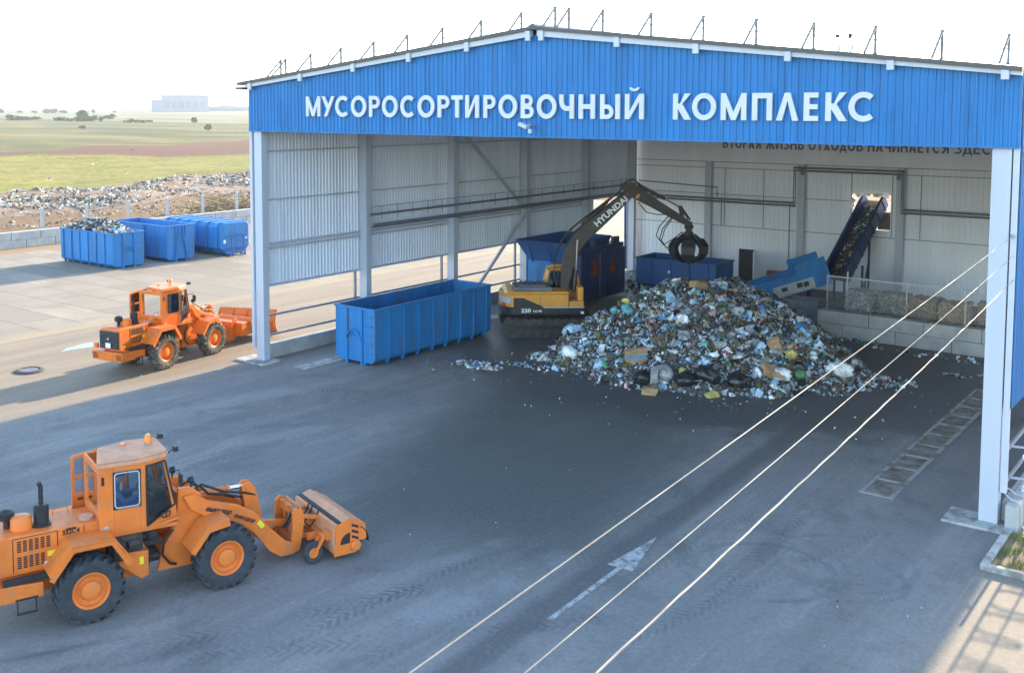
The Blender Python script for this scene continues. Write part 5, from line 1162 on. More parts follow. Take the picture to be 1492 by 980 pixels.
def scatter(pts, sizes, nrm, kinds, mats_w, flat=.0):
    """returns vertex, face, material lists for debris at pts with surface normals nrm"""
    V = []; F = []; Mi = []; off = 0; w = np.array(mats_w, float); w /= w.sum(); mm = rng.choice(len(w), len(pts), p=w)
    for i in range(len(pts)):
        k, v, f = PROTO[kinds[rng.integers(len(kinds))]]
        q = rng.standard_normal(4)
        if rng.random() < flat: a = rng.random()*2*pi; q = np.array([cos(a/2), rng.normal(0, .12), rng.normal(0, .12), sin(a/2)])
        q /= np.linalg.norm(q); a, b, c, d = q
        R = np.array([[1-2*(c*c+d*d), 2*(b*c-a*d), 2*(b*d+a*c)], [2*(b*c+a*d), 1-2*(b*b+d*d), 2*(c*d-a*b)], [2*(b*d-a*c), 2*(c*d+a*b), 1-2*(b*b+c*c)]])
        s = sizes[i]*np.array([1, rng.uniform(.6, 1.1), rng.uniform(.6, 1.1)])
        V.append((v*s) @ R.T+pts[i]); F += [[j+off for j in ff] for ff in f]; Mi += [mm[i]]*len(f); off += len(v)
    return np.concatenate(V), F, Mi
def raw_mesh(name, V, F, Mi, mats):
    me = bpy.data.meshes.new(name); me.from_pydata(V.tolist() if hasattr(V, 'tolist') else V, [], F)
    for m in mats: me.materials.append(m)
    me.polygons.foreach_set('material_index', [int(q) for q in Mi]); me.update(); o = bpy.data.objects.new(name, me); COL.objects.link(o); return o
def film(name, col, rough=.35): return M(name, col, rough, var=.3, scale=5, spec=.5)
TR = [film('film_white', (.62, .66, .68)), film('film_pale_blue', (.30, .46, .60)), film('film_grey', (.26, .28, .30)), M('waste_dark', (.060, .062, .064), .8, var=.4, scale=4), M('waste_brown', (.12, .085, .055), .9, var=.4, scale=4), M('cardboard', (.36, .23, .13), .85, var=.2, scale=3),
      film('film_black', (.016, .018, .022), .3), film('film_blue', (.05, .22, .48)), film('film_green', (.07, .22, .10)), film('film_red', (.45, .06, .07)), film('film_teal', (.10, .34, .38)), film('film_yellow', (.48, .40, .14)), M('waste_mud', (.11, .102, .09), .95, var=.4, scale=6), film('film_pink', (.48, .32, .34)), M('waste_olive', (.10, .105, .05), .9, var=.4, scale=5)]
#        white p.blue grey dark brown card black blue green red teal yel mud pink olive
MIXW = [13, 11, 17, 15, 8, 3, 6, 2.2, 1.2, .8, 2.0, 1.0, 12, 2, 5]
def hn(x, y, s): return (sin(x*1.7*s+1.3)*cos(y*1.9*s+.4)+sin(x*3.1*s-y*2.3*s)*.6+cos(x*5.3*s+y*4.7*s)*.35)/2
HEAP = [(9.5, 7.6), (10.3, 7.35), (11.0, 6.65), (12.3, 6.75), (13.2, 6.1), (14.5, 6.25), (15.4, 6.0), (16.2, 6.7), (17.3, 6.75), (18.5, 7.9), (19.4, 8.1), (20.2, 9.5), (21.3, 10.0), (21.7, 11.4), (21.3, 13.6), (19.8, 16.2), (17.5, 18.6), (14.5, 20.2), (12.0, 19.8), (10.4, 17.6), (9.2, 14.5), (9.0, 11.5), (9.1, 9.2)]
HC = (14.4, 13.2)
def heap_r(a):
    best = 1e9; dx, dy = cos(a), sin(a)
    for (x0, y0), (x1, y1) in zip(HEAP, HEAP[1:]+HEAP[:1]):
        ex_, ey_ = x1-x0, y1-y0; den = dx*ey_-dy*ex_
        if abs(den) < 1e-9: continue
        t_ = ((x0-HC[0])*ey_-(y0-HC[1])*ex_)/den; u_ = ((x0-HC[0])*dy-(y0-HC[1])*dx)/den
        if t_ > 0 and -1e-6 <= u_ <= 1+1e-6: best = min(best, t_)
    return best
def heap_z(x, y):
    dx, dy = x-HC[0], y-HC[1]; r = math.hypot(dx, dy)
    if r < 1e-4: return 3.35
    q = r/heap_r(math.atan2(dy, dx))
    if q >= 1: return -.05
    k = min(1, max(0, (x-9)/11.5)); top = 3.30-.55*max(0, k-.55)/.45
    s = 1-q; return top*min(1, (s*1.32))**.80*(1-.12*s)+(hn(x, y, .55)*.34+hn(x+3, y-2, 1.3)*.16)*min(1, s*3.5)
V = []; F = []; n1, n2 = 90, 26
for j in range(n2+1):
    for i in range(n1):
        a = 2*pi*i/n1; r = heap_r(a)*j/n2*1.0; x, y = HC[0]+r*cos(a), HC[1]+r*sin(a); V.append((x, y, heap_z(x, y)-.06))
for j in range(n2):
    for i in range(n1): F.append([j*n1+i, j*n1+(i+1) % n1, (j+1)*n1+(i+1) % n1, (j+1)*n1+i])
V = np.array(V); Mi = [3]*len(F)
N = 27000; pts = []; sz = []
while len(pts) < N:
    a = random.random()*2*pi; q = sqrt(random.random())*1.012; r = heap_r(a)*q; x, y = HC[0]+r*cos(a), HC[1]+r*sin(a)
    if y-HC[1] > 2.5 and random.random() < .6: continue
    z = heap_z(x, y); b = random.random(); s_ = .032+.075*b*b+(.07 if b > .95 else 0)+.12*max(0, b-.985)/.015
    pts.append((x, y, max(.02, z+random.uniform(-.06, .05)))); sz.append(s_)
v1, f1, m1 = scatter(np.array(pts), sz, None, kindset('bag', 'sheet', 'sheet', 'box', 'bottle', 'strip'), MIXW, .15)
pts = []; sz = []
for _ in range(620):                                # torn film, flattened bags and mats of muck that tie the heap together
    a = random.random()*2*pi; r = heap_r(a)*sqrt(random.random())*.97; x, y = HC[0]+r*cos(a), HC[1]+r*sin(a); b = random.random(); pts.append((x, y, max(.04, heap_z(x, y)+.02))); sz.append(.13+.20*b*b)
v2, f2, m2 = scatter(np.array(pts), sz, None, kindset('sheet', 'sheet', 'bag'), [7, 9, 16, 14, 9, 4, 7, 2, 1.5, .6, 1.5, .5, 16, 2, 8], .55)
f1 = f1+[[i+len(v1) for i in f] for f in f2]; v1 = np.concatenate([v1, v2]); m1 = list(m1)+list(m2)
off = len(V); F += [[i+off for i in f] for f in f1]; V = np.concatenate([V, v1]); Mi += list(m1)
heap = raw_mesh('waste_heap', V, F, Mi, TR); tag(heap, 'huge mixed heap of loose rubbish, film, bags and cardboard on the shed floor', 'waste heap', kind='stuff')
# low spills round the heap and loose litter on the floor
pts = []; sz = []
def spill(cx, cy, rx, ry, n, smin, smax, h=.12):
    for _ in range(n):
        a = random.random()*2*pi; q = sqrt(random.random()); x, y = cx+rx*q*cos(a), cy+ry*q*sin(a); pts.append((x, y, .02+h*(1-q)*random.random())); sz.append(random.uniform(smin, smax))
spill(8.0, 5.3, 1.15, .5, 230, .03, .11); spill(9.0, 6.4, .7, .3, 50, .03, .09, .05); spill(9.4, 8.2, .9, .8, 160, .03, .12, .25); spill(10.0, 6.6, 1.1, .4, 50, .03, .08, .05); spill(22.3, 13.2, .9, .8, 150, .03, .10, .12); spill(24.0, 15.8, .6, .25, 36, .03, .09); spill(25.4, 16.4, .8, .25, 34, .03, .10); spill(21.6, 12.6, .8, 1.4, 160, .03, .10, .3)
spill(16, 6.6, 6, 1.2, 90, .015, .05, .02); spill(14, 4, 8, 3, 70, .012, .035, .01); spill(7.0, 6.5, 2.2, 3, 50, .012, .05, .02); spill(24, 9, 2.5, 4, 26, .012, .05, .02); spill(12, -6, 10, 7, 40, .010, .03, .01); spill(23, 18.8, 4, .5, 70, .03, .1, .1); spill(-5, -5, 4, 6, 22, .012, .035, .01); spill(27.5, -6, 1.3, 3, 16, .012, .03, .01); spill(18.5, 19.6, 1.5, .5, 50, .03, .1, .1)
v1, f1, m1 = scatter(np.array(pts), sz, None, kindset('bag', 'sheet', 'box', 'strip'), [26, 10, 10, 8, 6, 6, 4, 3, 2, 1.5, 2, 2, 8, 2, 3], .5)
o = raw_mesh('litter', v1, f1, m1, TR); tag(o, 'scraps of loose litter strewn over the yard and shed floor', 'litter', kind='stuff')

# items that stand out on the heap
def bag_mesh(sx, sy, sz_):
    bm = bmesh.new(); bmesh.ops.create_icosphere(bm, subdivisions=3, radius=1)
    ph = [random.uniform(0, 6) for _ in range(6)]
    for v in bm.verts:
        p = v.co; k = 1+.12*sin(p.x*4+ph[0])*cos(p.y*5+ph[1])+.09*sin(p.z*9+ph[2]+p.x*6)+.05*random.gauss(0, 1); v.co = (p.x*sx*k, p.y*sy*k, max(-.55, p.z)*sz_*k)
    me = bpy.data.meshes.new('bag'); bm.to_mesh(me); bm.free(); me.polygons.foreach_set('use_smooth', [True]*len(me.polygons)); return me
def item_z(x, y): return max(0.0, heap_z(x, y))
for (x, y, s_, mi, lab) in (
    (15.05, 6.35, .42, 6, 'glossy black rubbish bag at the front foot of the heap, left of the tall carton'),
    (17.2, 7.3, .46, 6, 'big black rubbish bag at the front right foot of the heap'),
    (16.5, 7.0, .40, 6, 'black rubbish bag slumped at the middle of the heap front'),
    (18.2, 8.0, .44, 6, 'black rubbish bag low on the heap where its front turns right'),
    (15.7, 6.9, .38, 2, 'grey green rubbish bag behind the upright carton at the foot of the heap'),
    (11.2, 7.25, .36, 0, 'bulging white bag at the left front foot of the heap'),
    (13.0, 6.7, .30, 1, 'pale blue bag of waste at the front of the heap'),
    (20.9, 11.0, .45, 0, 'long torn white sack trailing off the right foot of the heap'),
    (19.3, 9.2, .38, 0, 'white sack low on the right flank of the heap'),
    (10.35, 8.6, .34, 1, 'pale blue film bundle on the left flank of the heap'),
    (12.4, 9.8, .28, 10, 'teal plastic bag half way up the heap'),
    (19.8, 9.9, .24, 8, 'bright green bag low on the right flank of the heap')):
    o = bpy.data.objects.new('rubbish_bag', bag_mesh(s_*1.1, s_*.85, s_*.75)); COL.objects.link(o); o.data.materials.append(TR[mi]); o.location = (x, y, item_z(x, y)+s_*.32); o.rotation_euler = (random.uniform(-.3, .3), random.uniform(-.3, .3), random.random()*6); tag(o, lab, 'rubbish bag')
m_tape = film('blue_tape', (.06, .28, .50))
for (x, y, d, rot, lab, tape) in (
    (14.3, 7.15, (.85, .3, .52), (.15, -.1, .75), 'brown cardboard box with a blue band, upright at the front of the heap', True),
    (15.5, 6.35, (.26, .22, .75), (.1, .08, .6), 'tall narrow grey carton standing upright at the foot of the heap', False),
    (15.6, 5.85, (.55, .4, .24), (.05, .05, .3), 'low brown carton lying on the floor in front of the heap', False),
    (19.0, 9.0, (.65, .5, .34), (.5, .3, .9), 'crushed brown carton on the lower right flank of the heap', False),
    (18.6, 10.4, (.45, .35, .5), (.3, -.4, .2), 'upright tan carton half way up the right flank of the heap', False),
    (14.6, 11.9, (.6, .5, .28), (-.2, .3, 1.1), 'torn tan carton at the crest of the heap', False)):
    t = thing('cardboard_box', lab, 'cardboard box', (x, y, item_z(x, y)+d[2]*.42)); t.rotation_euler = rot
    mt_ = TR[2] if 'grey' in lab else TR[5]
    m = MB(); m.box(-d[0]/2, d[0]/2, -d[1]/2, d[1]/2, -d[2]/2, d[2]/2); m.build('carton', mt_, t, bevel=.012)
    m = MB(); m.cbox((d[0]*.2, -d[1]*.75, d[2]/2+.02), (d[0]*.9, d[1]*.45, .012), Matrix.Rotation(.5, 3, 'X')); m.build('flap', mt_, t)
    if tape: MB().box(-d[0]/2-.002, d[0]/2+.002, -d[1]/2-.003, -d[1]/2-.0005, -.06, .06).build('blue_band', m_tape, t)
# rubbish riding up the steep conveyor and lying in the open skip
q_, L_ = incl; pts = []; sz = []
for _ in range(230):
    a = random.uniform(.2, L_-.3); p = q_(a, random.uniform(-.42, .42), .05+.1*random.random()); pts.append((p[0]+14.95, p[1]+28.2, p[2]+1.35)); sz.append(random.uniform(.03, .10))
v1, f1, m1 = scatter(np.array(pts), sz, None, kindset('bag', 'sheet', 'strip'), MIXW, .2)
tag(raw_mesh('conveyor_waste', v1, f1, m1, TR), 'thin stream of mixed rubbish riding on the steep conveyor belt', 'waste', kind='stuff')
pts = []; sz = []
for _ in range(900):
    x, y = random.uniform(-32.4, -27.2), random.uniform(11.05, 13.1); h = 2.25+.75*max(0, 1-((x+30)/2.6)**2)*max(0, 1-((y-12.1)/1.25)**2); pts.append((x, y, h-.05+random.uniform(-.1, .1))); sz.append(random.uniform(.07, .22))
v1, f1, m1 = scatter(np.array(pts), sz, None, kindset('bag', 'sheet', 'strip', 'box'), [22, 4, 10, 14, 12, 10, 8, 2, 1, 1, 1, 1, 14, 3, 4], .2)
tag(raw_mesh('container_waste', v1, f1, m1, TR), 'heaped white and brown rubbish filling the leftmost blue container on the slabs', 'waste', kind='stuff')
pts = []; sz = []
for _ in range(260):
    pts.append((random.uniform(5.2, 6.6), random.uniform(22.5, 24.6), .0)); sz.append(random.uniform(.08, .25)); x, y, _z = pts[-1]; pts[-1] = (x, y, random.random()*1.5*max(.15, 1-abs(x-5.4)/1.0))
v1, f1, m1 = scatter(np.array(pts), sz, None, kindset('bag', 'sheet'), [30, 8, 14, 6, 6, 4, 4, 1, 1, 1, 1, 1, 4, 2, 1], .2)
tag(raw_mesh('film_waste', v1, f1, m1, TR), 'pile of white plastic film between the baling press and the open skip', 'waste', kind='stuff')
# bales of sorted material behind the mesh fence
bale_mats = [M('bale_film', (.42, .42, .42), .6, var=.55, scale=9, dirt=((.08, .08, .09), .5, 7)), M('bale_card', (.30, .20, .13), .85, var=.45, scale=8, dirt=((.45, .40, .36), .4, 6)), M('bale_mixed', (.30, .28, .26), .7, var=.6, scale=10, dirt=((.10, .08, .07), .5, 8))]
m_wire = m_galv
for i, (x, y, z, mi, lab) in enumerate((
    (18.1, 22.2, 0, 0, 'lower bale of pale plastic film, leftmost behind the mesh fence'), (18.2, 22.25, 1.0, 0, 'upper bale of pale film stacked on the leftmost bale behind the mesh fence'),
    (19.6, 22.5, 0, 2, 'mixed grey bale, second from the left behind the mesh fence'), (19.65, 22.5, .98, 2, 'shaggy upper bale on the second stack from the left behind the mesh fence'),
    (21.1, 22.0, 0, 0, 'film bale, third stack from the left behind the mesh fence'), (21.1, 22.3, .97, 1, 'brown card bale on top of the third stack behind the mesh fence'),
    (22.5, 21.8, 0, 1, 'brown cardboard bale, fourth stack from the left behind the mesh fence'), (22.45, 21.9, .96, 1, 'upper brown cardboard bale on the fourth stack behind the mesh fence'),
    (24.0, 22.3, 0, 2, 'mixed bale near the right end of the mesh fence'), (23.9, 22.6, .97, 1, 'small tan bale on top near the right end of the mesh fence'), (25.3, 21.9, 0, 2, 'rightmost bale, half hidden by the right column'))):
    t = thing('bale', lab, 'bale', (x, y, z), random.uniform(-.12, .12), 'bales stored behind the mesh fence')
    bm = bmesh.new(); bmesh.ops.create_cube(bm, size=1); bmesh.ops.subdivide_edges(bm, edges=bm.edges[:], cuts=7, use_grid_fill=True)
    for v in bm.verts: v.co = (v.co.x*1.25+random.gauss(0, .035), v.co.y*1.05+random.gauss(0, .035), (v.co.z+.5)*.95+random.gauss(0, .022))
    me = bpy.data.meshes.new('bale_body'); bm.to_mesh(me); bm.free(); me.materials.append(bale_mats[mi]); o = bpy.data.objects.new('bale_body', me); COL.objects.link(o); o.parent = t
    m = MB()
    for k in range(4):
        xx = -.45+.3*k; m.tube([(xx, -.56, .0), (xx, -.57, .5), (xx, -.56, .98), (xx, 0, 1.0), (xx, .56, .98), (xx, .57, .3)], .008, 4)
    m.build('tie_wire', m_wire, t)

# ---------------------------------------------------------------- power cables outside the right corner
m_cable = M('pale_cable', (.20, .195, .185), .7, var=.08, scale=10)
for lab, y0, z0, y1, z1, r, sag, tw in (
    ('upper of the three pale cables sloping across the yard, the leftmost one', -.13, 7.53, -25.02, 7.73, .0065, .05, 0), ('middle of the three pale cables sloping across the yard', .21, 7.03, -23.93, 7.25, .006, .04, 0),
    ('lowest and thickest pale cable, twisted and sagging across the yard', .50, 6.42, -23.06, 6.88, .0105, .06, 1)):
    k_ = 1.1; x1 = 28.72+(30.5-28.72)*k_; y1, z1 = y0+(y1-y0)*k_, z0+(z1-z0)*k_; pts_ = []
    for i in range(141):
        q = i/140; tw_ = .0025*tw
        pts_.append((28.72+(x1-28.72)*q+tw_*sin(i*1.1), y0+(y1-y0)*q, z0+(z1-z0)*q-4*sag*q*(1-q)+tw_*cos(i*1.1)))
    m = MB(); m.tube(pts_, r, 6); tag(m.build('power_cable', m_cable, smooth=60), lab, 'cable', 'power cables over the yard')
for y_, z_ in ((-.13, 7.53), (.21, 7.03), (.5, 6.42)):
    m = MB(); m.bar((28.66, max(y_, .26), z_), (28.73, y_, z_), .04); m.lathe([(.03, -.06), (.05, -.03), (.03, 0), (.05, .03), (.03, .06)], (28.72, y_, z_), 'z', 10); m.build('insulator', m_conc, hall)
# planted bed with a kerb at the right corner
t = thing('planter_bed', 'small kerbed grass bed at the foot of the right flank of the hall', 'planting bed', (28.9, -2.75, 0))
m = MB()
for k in range(3): m.box(-.08, .08, .86*k+.0+.09*(k == 0), .86*k+.85, -.02, .14)
for k in range(3): m.box(-.08+1.2*k, 1.19-.08+1.2*k, -.09, .07, -.02, .14)
m.build('kerb', m_concl, t, bevel=.012)
m = MB(); m.box(.08, 3.6, .07, 2.6, -.02, .05); m.build('soil', M('soil', (.16, .12, .075), .95, var=.4, scale=4, bump=.8, bscale=12), t)
gv = []; gf = []; gm = []
for i in range(5200):
    x, y = .1+3.4*random.random(), .1+2.5*random.random()
    if hn(x*2, y*2, 1.3)+.25*random.gauss(0, 1) < -.02: continue
    h = .05+.11*random.random(); a = random.random()*6.28; o_ = len(gv); dx, dy = .008*cos(a), .008*sin(a); lx, ly = random.gauss(0, .035), random.gauss(0, .035)
    gv += [(x-dx, y-dy, .045), (x+dx, y+dy, .045), (x+lx, y+ly, .045+h)]; gf.append([o_, o_+1, o_+2]); gm.append(random.choice((0, 0, 1)))
o = raw_mesh('grass', gv, gf, gm, [M('grass_green', (.09, .17, .02), .8, var=.3, scale=3), M('grass_yellow', (.26, .24, .05), .8, var=.3)]); o.parent = t; tag(o, kind='stuff')

# ---------------------------------------------------------------- beyond the slabs: wall, posts, landfill, gulls, fields
t = thing('yard_wall', 'long low wall of weathered concrete blocks along the far edge of the slabs', 'wall', (-41.6, -30, 0))
m = MB()
for i in range(36):
    for r_ in range(2):
        y = 2.4*i+(1.2 if r_ else 0); MB_ = m.box(-.3, .3, y+.02, y+2.38, .62*r_, .62*r_+.61)
m.build('blocks', m_conc, t, bevel=.02)
labs = ['first', 'second', 'third', 'fourth', 'fifth', 'sixth', 'seventh', 'eighth', 'ninth', 'tenth']
for i, y in enumerate((11.4, 15.1, 19.0, 22.9, 26.8, 30.6, 34.5, 38.4)):
    m = MB(); m.box(-.10, .10, -.10, .10, 0, 2.75); m.prism([(-.1, 2.75), (.1, 2.75), (.0, 2.86)], -.1, .1); o = m.build('fence_post', m_conc, loc=(-42.3, y, 0)); tag(o, 'plain concrete fence post behind the low block wall, %s from the left' % labs[i], 'fence post', 'concrete posts behind the wall')
# landfill debris: one carpet nobody could count
pts = []; sz = []
while len(pts) < 22000:
    d = 100+95*random.random(); tt = -55+120*random.random(); x, y = -.828*(d-44.5)+.56*tt, .56*(d-44.5)+.828*tt
    if x > -43.2: continue
    lim = 136+1.2*(tt+14)+3*sin(tt*.3)
    if d > lim: continue
    band = .8 if d > lim-24 else .22
    if random.random() > band*max(.06, min(1, .55+1.5*hn(x*.5, y*.5, .28)+.8*hn(x, y*.6, .5))): continue
    k = max(0, min(1, (d-(lim-26))/12))*max(0, min(1, (lim-d)/3)); z = .02+k*(.7+.5*hn(x*.3, y*.3, .6)); pts.append((x, y, max(0, z+random.uniform(-.12, .06)))); sz.append(random.choice((.05, .07, .08, .10, .13, .22))*(1.15 if k > .2 else .7))
v1, f1, m1 = scatter(np.array(pts), sz, None, kindset('sheet', 'box', 'strip', 'bag'), [44, 2, 10, 4, 26, 9, 1.5, .4, .3, .3, .3, .5, 14, 2, 2], .35)
fm = list(TR); fm[0] = M('sun_bleached', (.55, .50, .43), .7, var=.3); fm[1] = M('faded_film', (.36, .36, .35), .7, var=.3); fm[2] = M('faded_grey', (.25, .23, .20), .8, var=.3)
tag(raw_mesh('landfill_waste', v1, f1, m1, fm), 'broad carpet of sun bleached rubbish on the landfill beyond the wall', 'landfill', kind='stuff')
# spoil bank under the landfill crest
vs = []; fs = []; nx, ny = 120, 10
for i in range(nx+1):
    tt = -60+125*i/nx; lim = 136+1.2*(tt+14)+3*sin(tt*.3)
    for j in range(ny+1):
        d = lim-30+34*j/ny; k = max(0, min(1, (d-(lim-26))/12))*max(0, min(1, (lim-d)/3)); x, y = -.828*(d-44.5)+.56*tt, .56*(d-44.5)+.828*tt; vs.append((x, y, -.12+k*(.7+.5*hn(x*.3, y*.3, .6))+.12*random.random()*(k > 0)))
for i in range(nx):
    for j in range(ny): o_ = i*(ny+1)+j; fs.append((o_, o_+1, o_+ny+2, o_+ny+1))
m = MB(); m.add(vs, fs); tag(m.build('landfill_bank', M('landfill_soil', (.15, .10, .065), .95, var=.5, scale=.6, dirt=((.36, .33, .29), .4, .8)), smooth=60), kind='structure')
# heap of dry branches
bv = MB()
for i in range(420):
    x, y = random.gauss(-47.5, 2.0), random.gauss(37.5, 3.4); k = math.exp(-((x+47.5)/3)**2-((y-37.5)/4.5)**2); p = Vector((x, y, 2.3*k*random.random())); a = random.random()*6.28
    q = p+Vector((cos(a), sin(a), random.uniform(-.1, .5)))*random.uniform(.6, 1.9); bv.bar(p, q, .035+.05*random.random())
tag(bv.build('branch_heap', M('dry_branches', (.22, .16, .085), .95, var=.5, scale=2), recalc=False), 'tangled heap of dry brown branches beyond the wall by the hall corner', 'branch heap', kind='stuff')
# leaf-clump plants
def leaves(m, c, r, n, s, squash=.8):
    for _ in range(n):
        v = Vector((random.gauss(0, 1), random.gauss(0, 1), random.gauss(0, 1))).normalized()*(random.random()**.4); v = Vector((v.x*r[0], v.y*r[1], v.z*r[2]))+Vector(c)
        a = Vector((random.gauss(0, 1), random.gauss(0, 1), random.gauss(0, 1))).normalized(); b = a.orthogonal().normalized(); q = s*random.uniform(.6, 1.4)
        m.add([v-a*q, v+b*q*.7, v+a*q, v-b*q*.7], [(0, 1, 2, 3)])
m_leaf = [M('leaf_dark', (.055, .085, .035), .8, var=.4, scale=.4), M('leaf_light', (.11, .14, .045), .8, var=.35, scale=.4), M('leaf_dry', (.20, .18, .07), .85, var=.3, scale=.5)]
m_bark = M('bark', (.10, .075, .05), .9, var=.3)
def field_pt(d, tt): return (-.828*(d-44.5)+.56*tt, .56*(d-44.5)+.828*tt)
def ray_ground(px_, d):
    """field point d metres away on a given compass bearing (1492ths across the view)"""
    a = .67007+math.atan((666.1-px_)/1540.3); return (34.1-d*sin(a), -29.1+d*cos(a))
def shrub(name, label, cat, loc, r, h, n, s, mi=0, trunk=.0, group=None):
    t = thing(name, label, cat, loc, 0, group); m = MB()
    for k in range(5):
        c = (random.gauss(0, r*.35), random.gauss(0, r*.35), trunk+(h-trunk)*(.15+.5*random.random())); k_ = random.uniform(.3, .75); leaves(m, c, (r*k_, r*k_, h*random.uniform(.2, .42)), n//5, s)
    m.build('crown', m_leaf[mi], t, recalc=False)
    m = MB(); m.cyl((0, 0, -.3), (.05*h, 0, trunk+h*.5), .05*h*.6+.05, .03*h*.4+.03, n=7)
    for k in range(3): a = 2.1*k; m.cyl((.02*h, 0, trunk+h*.25), (r*.5*cos(a), r*.5*sin(a), trunk+h*.6), .03*h*.5, .015*h, n=5)
    m.build('trunk', m_bark, t)
far_items = [  # bearing, distance, radius, height, material, kind, label
    (2, 1500, 6, 9, 0, 'tree', 'far dark tree on the skyline, leftmost at the picture edge'), (30, 1520, 6, 5, 0, 'tree', 'low far tree on the skyline between the left edge and the tree clump'), (52, 1500, 5, 5, 0, 'tree', 'small far tree just left of the skyline clump'),
    (69, 1450, 6, 10, 0, 'tree', 'left and tallest tree of the far clump on the skyline'), (76, 1460, 5, 8, 0, 'tree', 'middle tree of the far clump on the skyline'), (81, 1480, 6, 9, 0, 'tree', 'right tree of the far clump on the skyline'),
    (94, 1480, 7, 6, 0, 'tree', 'small far tree just right of the skyline clump'), (137, 1500, 4, 7, 0, 'tree', 'lone far tree on the skyline midway to the pale factory'), (168, 1540, 6, 5, 0, 'bush', 'low far bush on the skyline left of the pale factory'),
    (22, 830, 10, 6, 0, 'bush', 'broad dark bush in the far hedge band at the left'), (48, 830, 9, 4, 0, 'bush', 'low dark bush in the hedge band, second from the left'), (123, 790, 8, 10, 0, 'bush', 'tallest bush in the middle of the far hedge band'), (118, 780, 9, 6, 0, 'bush', 'wide bush at the foot of the tallest hedge bush'), (139, 770, 6, 5.5, 0, 'bush', 'rounded bush just right of the tallest hedge bush'), (90, 800, 9, 4, 0, 'bush', 'low bush just left of the tallest hedge bush'), (163, 880, 7, 5, 0, 'bush', 'bush standing behind the hedge band right of its tallest bush'),
    (200, 710, 9, 3.5, 0, 'bush', 'long low bush in the right half of the hedge band'), (285, 700, 3, 4, 0, 'bush', 'lone dark bush in the pale field below the factory'), (120, 520, 2.2, 2.2, 1, 'bush', 'small light bush in the olive field below the tallest hedge bush'), (302, 480, 3.0, 3.4, 1, 'bush', 'lone light bush in the right part of the olive field'), (190, 245, 1.6, 1.3, 1, 'bush', 'low green bush on the brown bank')]
for b_, d, r, h, mi, kd, lab in far_items:
    r *= .8; h *= .82
    x, y = ray_ground(b_, d); shrub(kd, lab, kd, (x, y, 0), r, h, 260, .09*h+.25, mi, .15*h if kd == 'tree' else 0, 'trees and bushes in the fields')
# picket fence across the field
t = thing('field_fence', 'long thin picket fence crossing the far olive field', 'fence', (0, 0, 0)); m = MB(); m2 = MB()
for i in range(110):
    tt = -42+96*i/110; x, y = field_pt(463-1.04*tt, tt); m.box(x-.045, x+.045, y-.045, y+.045, 0, 2.7)
m.build('pickets', m_pipe, t)
for z_ in (1.0, 2.9):
    a, b = field_pt(463+1.04*42, -42), field_pt(463-1.04*54, 54); m2.bar((a[0], a[1], z_), (b[0], b[1], z_), .03)
m2.build('wire', m_pipe, t)
# pale factory on the skyline
m_fac = M('factory_wall', (.17, .21, .27), .7, var=.06, scale=.02); m_fac2 = M('factory_glass', (.13, .165, .22), .4, var=.1, scale=.05)
x, y = ray_ground(268, 1600); t = thing('factory', 'big pale blue grey factory block rising on the far skyline', 'factory', (x, y, 4), radians(53))
m = MB(); m.box(-30, 36, -20, 20, -6, 21); m.build('main_block', m_fac, t)
m = MB(); m.box(-44, -30, -20, 16, -6, 15); m.build('side_block', m_fac, t)
m = MB()
for i in range(6): m.box(-26+10*i, -19+10*i, -20.3, -20, 3, 13)
m.build('window_band', m_fac2, t); m = MB(); m.box(-31, 37, -20.5, 20.5, 21, 22); m.build('parapet', m_fac2, t)
x, y = ray_ground(325, 1700); t = thing('low_works', 'long low works building on the skyline right of the factory', 'factory', (x, y, 3), radians(53))
m = MB(); m.box(-28, 40, -15, 15, -4, 6); m.prism([(-8, 6), (20, 6), (14, 8.5), (-2, 8.5)], -12, 12); m.build('main_block', m_fac, t); m = MB(); m.box(-20, 30, -15.3, -15, 0, 3); m.build('window_band', m_fac2, t)
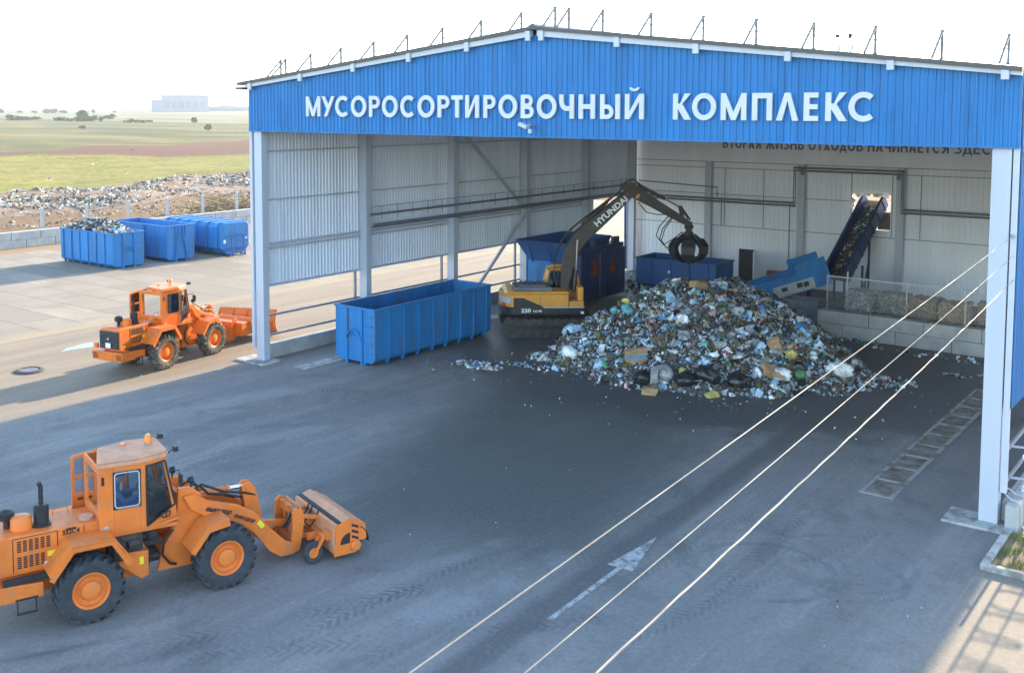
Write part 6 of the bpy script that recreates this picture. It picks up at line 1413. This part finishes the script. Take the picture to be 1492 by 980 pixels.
# gulls over the landfill
m_gull = M('gull_white', (.75, .75, .74), .7, var=.05); m_gullg = M('gull_grey', (.30, .32, .35), .7, var=.05)
gl = ['flying low at the left edge of the landfill', 'banking over the green strip', 'gliding just above the landfill crest', 'lowest, skimming the rubbish', 'farthest right over the brown soil', 'wings raised above the left part of the landfill', 'small and far over the olive field']
for i, (b_, d, z_, hd) in enumerate(((35, 118, 1.2, .4), (135, 160, 2.4, 2.2), (70, 140, 1.6, 1.1), (96, 135, 1.0, 3.0), (183, 150, 1.6, .2), (60, 130, .9, 5.0), (56, 420, 7.0, 1.0))):
    x, y = ray_ground(b_, d); t = thing('seagull', 'white seagull '+gl[i], 'seagull', (x, y, z_), hd, 'seagulls over the landfill')
    m = MB(); m.lathe([(0, -.28), (.05, -.22), (.09, -.05), (.085, .1), (.05, .2), (.055, .25), (.03, .31), (0, .36)], (0, 0, 0), 'x', 10); m.add([(-.26, -.06, 0), (-.26, .06, 0), (-.42, .09, .0), (-.42, -.09, 0)], [(0, 1, 2, 3)]); m.build('body', m_gull, t, recalc=False)
    up = (.25, .1, .3, .05, .2, .42, .2)[i]
    for s in (-1, 1):
        m = MB(); m.add([(.12, s*.05, .03), (-.10, s*.05, .03), (-.06, s*.38, .03+up*.7), (.10, s*.36, .05+up*.7), (-.16, s*.78, .02+up), (-.05, s*.74, .04+up)], [(0, 1, 2, 3), (3, 2, 4, 5)]); m.build('wing', m_gullg, t, recalc=False)

# ---------------------------------------------------------------- the hazy air
hz = bpy.data.materials.new('haze_air'); hz.use_nodes = True; t_ = hz.node_tree; t_.nodes.clear(); o_ = t_.nodes.new('ShaderNodeOutputMaterial'); v_ = t_.nodes.new('ShaderNodeVolumePrincipled')
v_.inputs['Color'].default_value = (.86, .92, 1, 1); v_.inputs['Density'].default_value = .00014; v_.inputs['Anisotropy'].default_value = .3; t_.links.new(v_.outputs[0], o_.inputs['Volume'])
m = MB(); m.box(-9600, 9600, -9600, 9600, -1.3, 34); tag(m.build('haze', hz), kind='stuff')
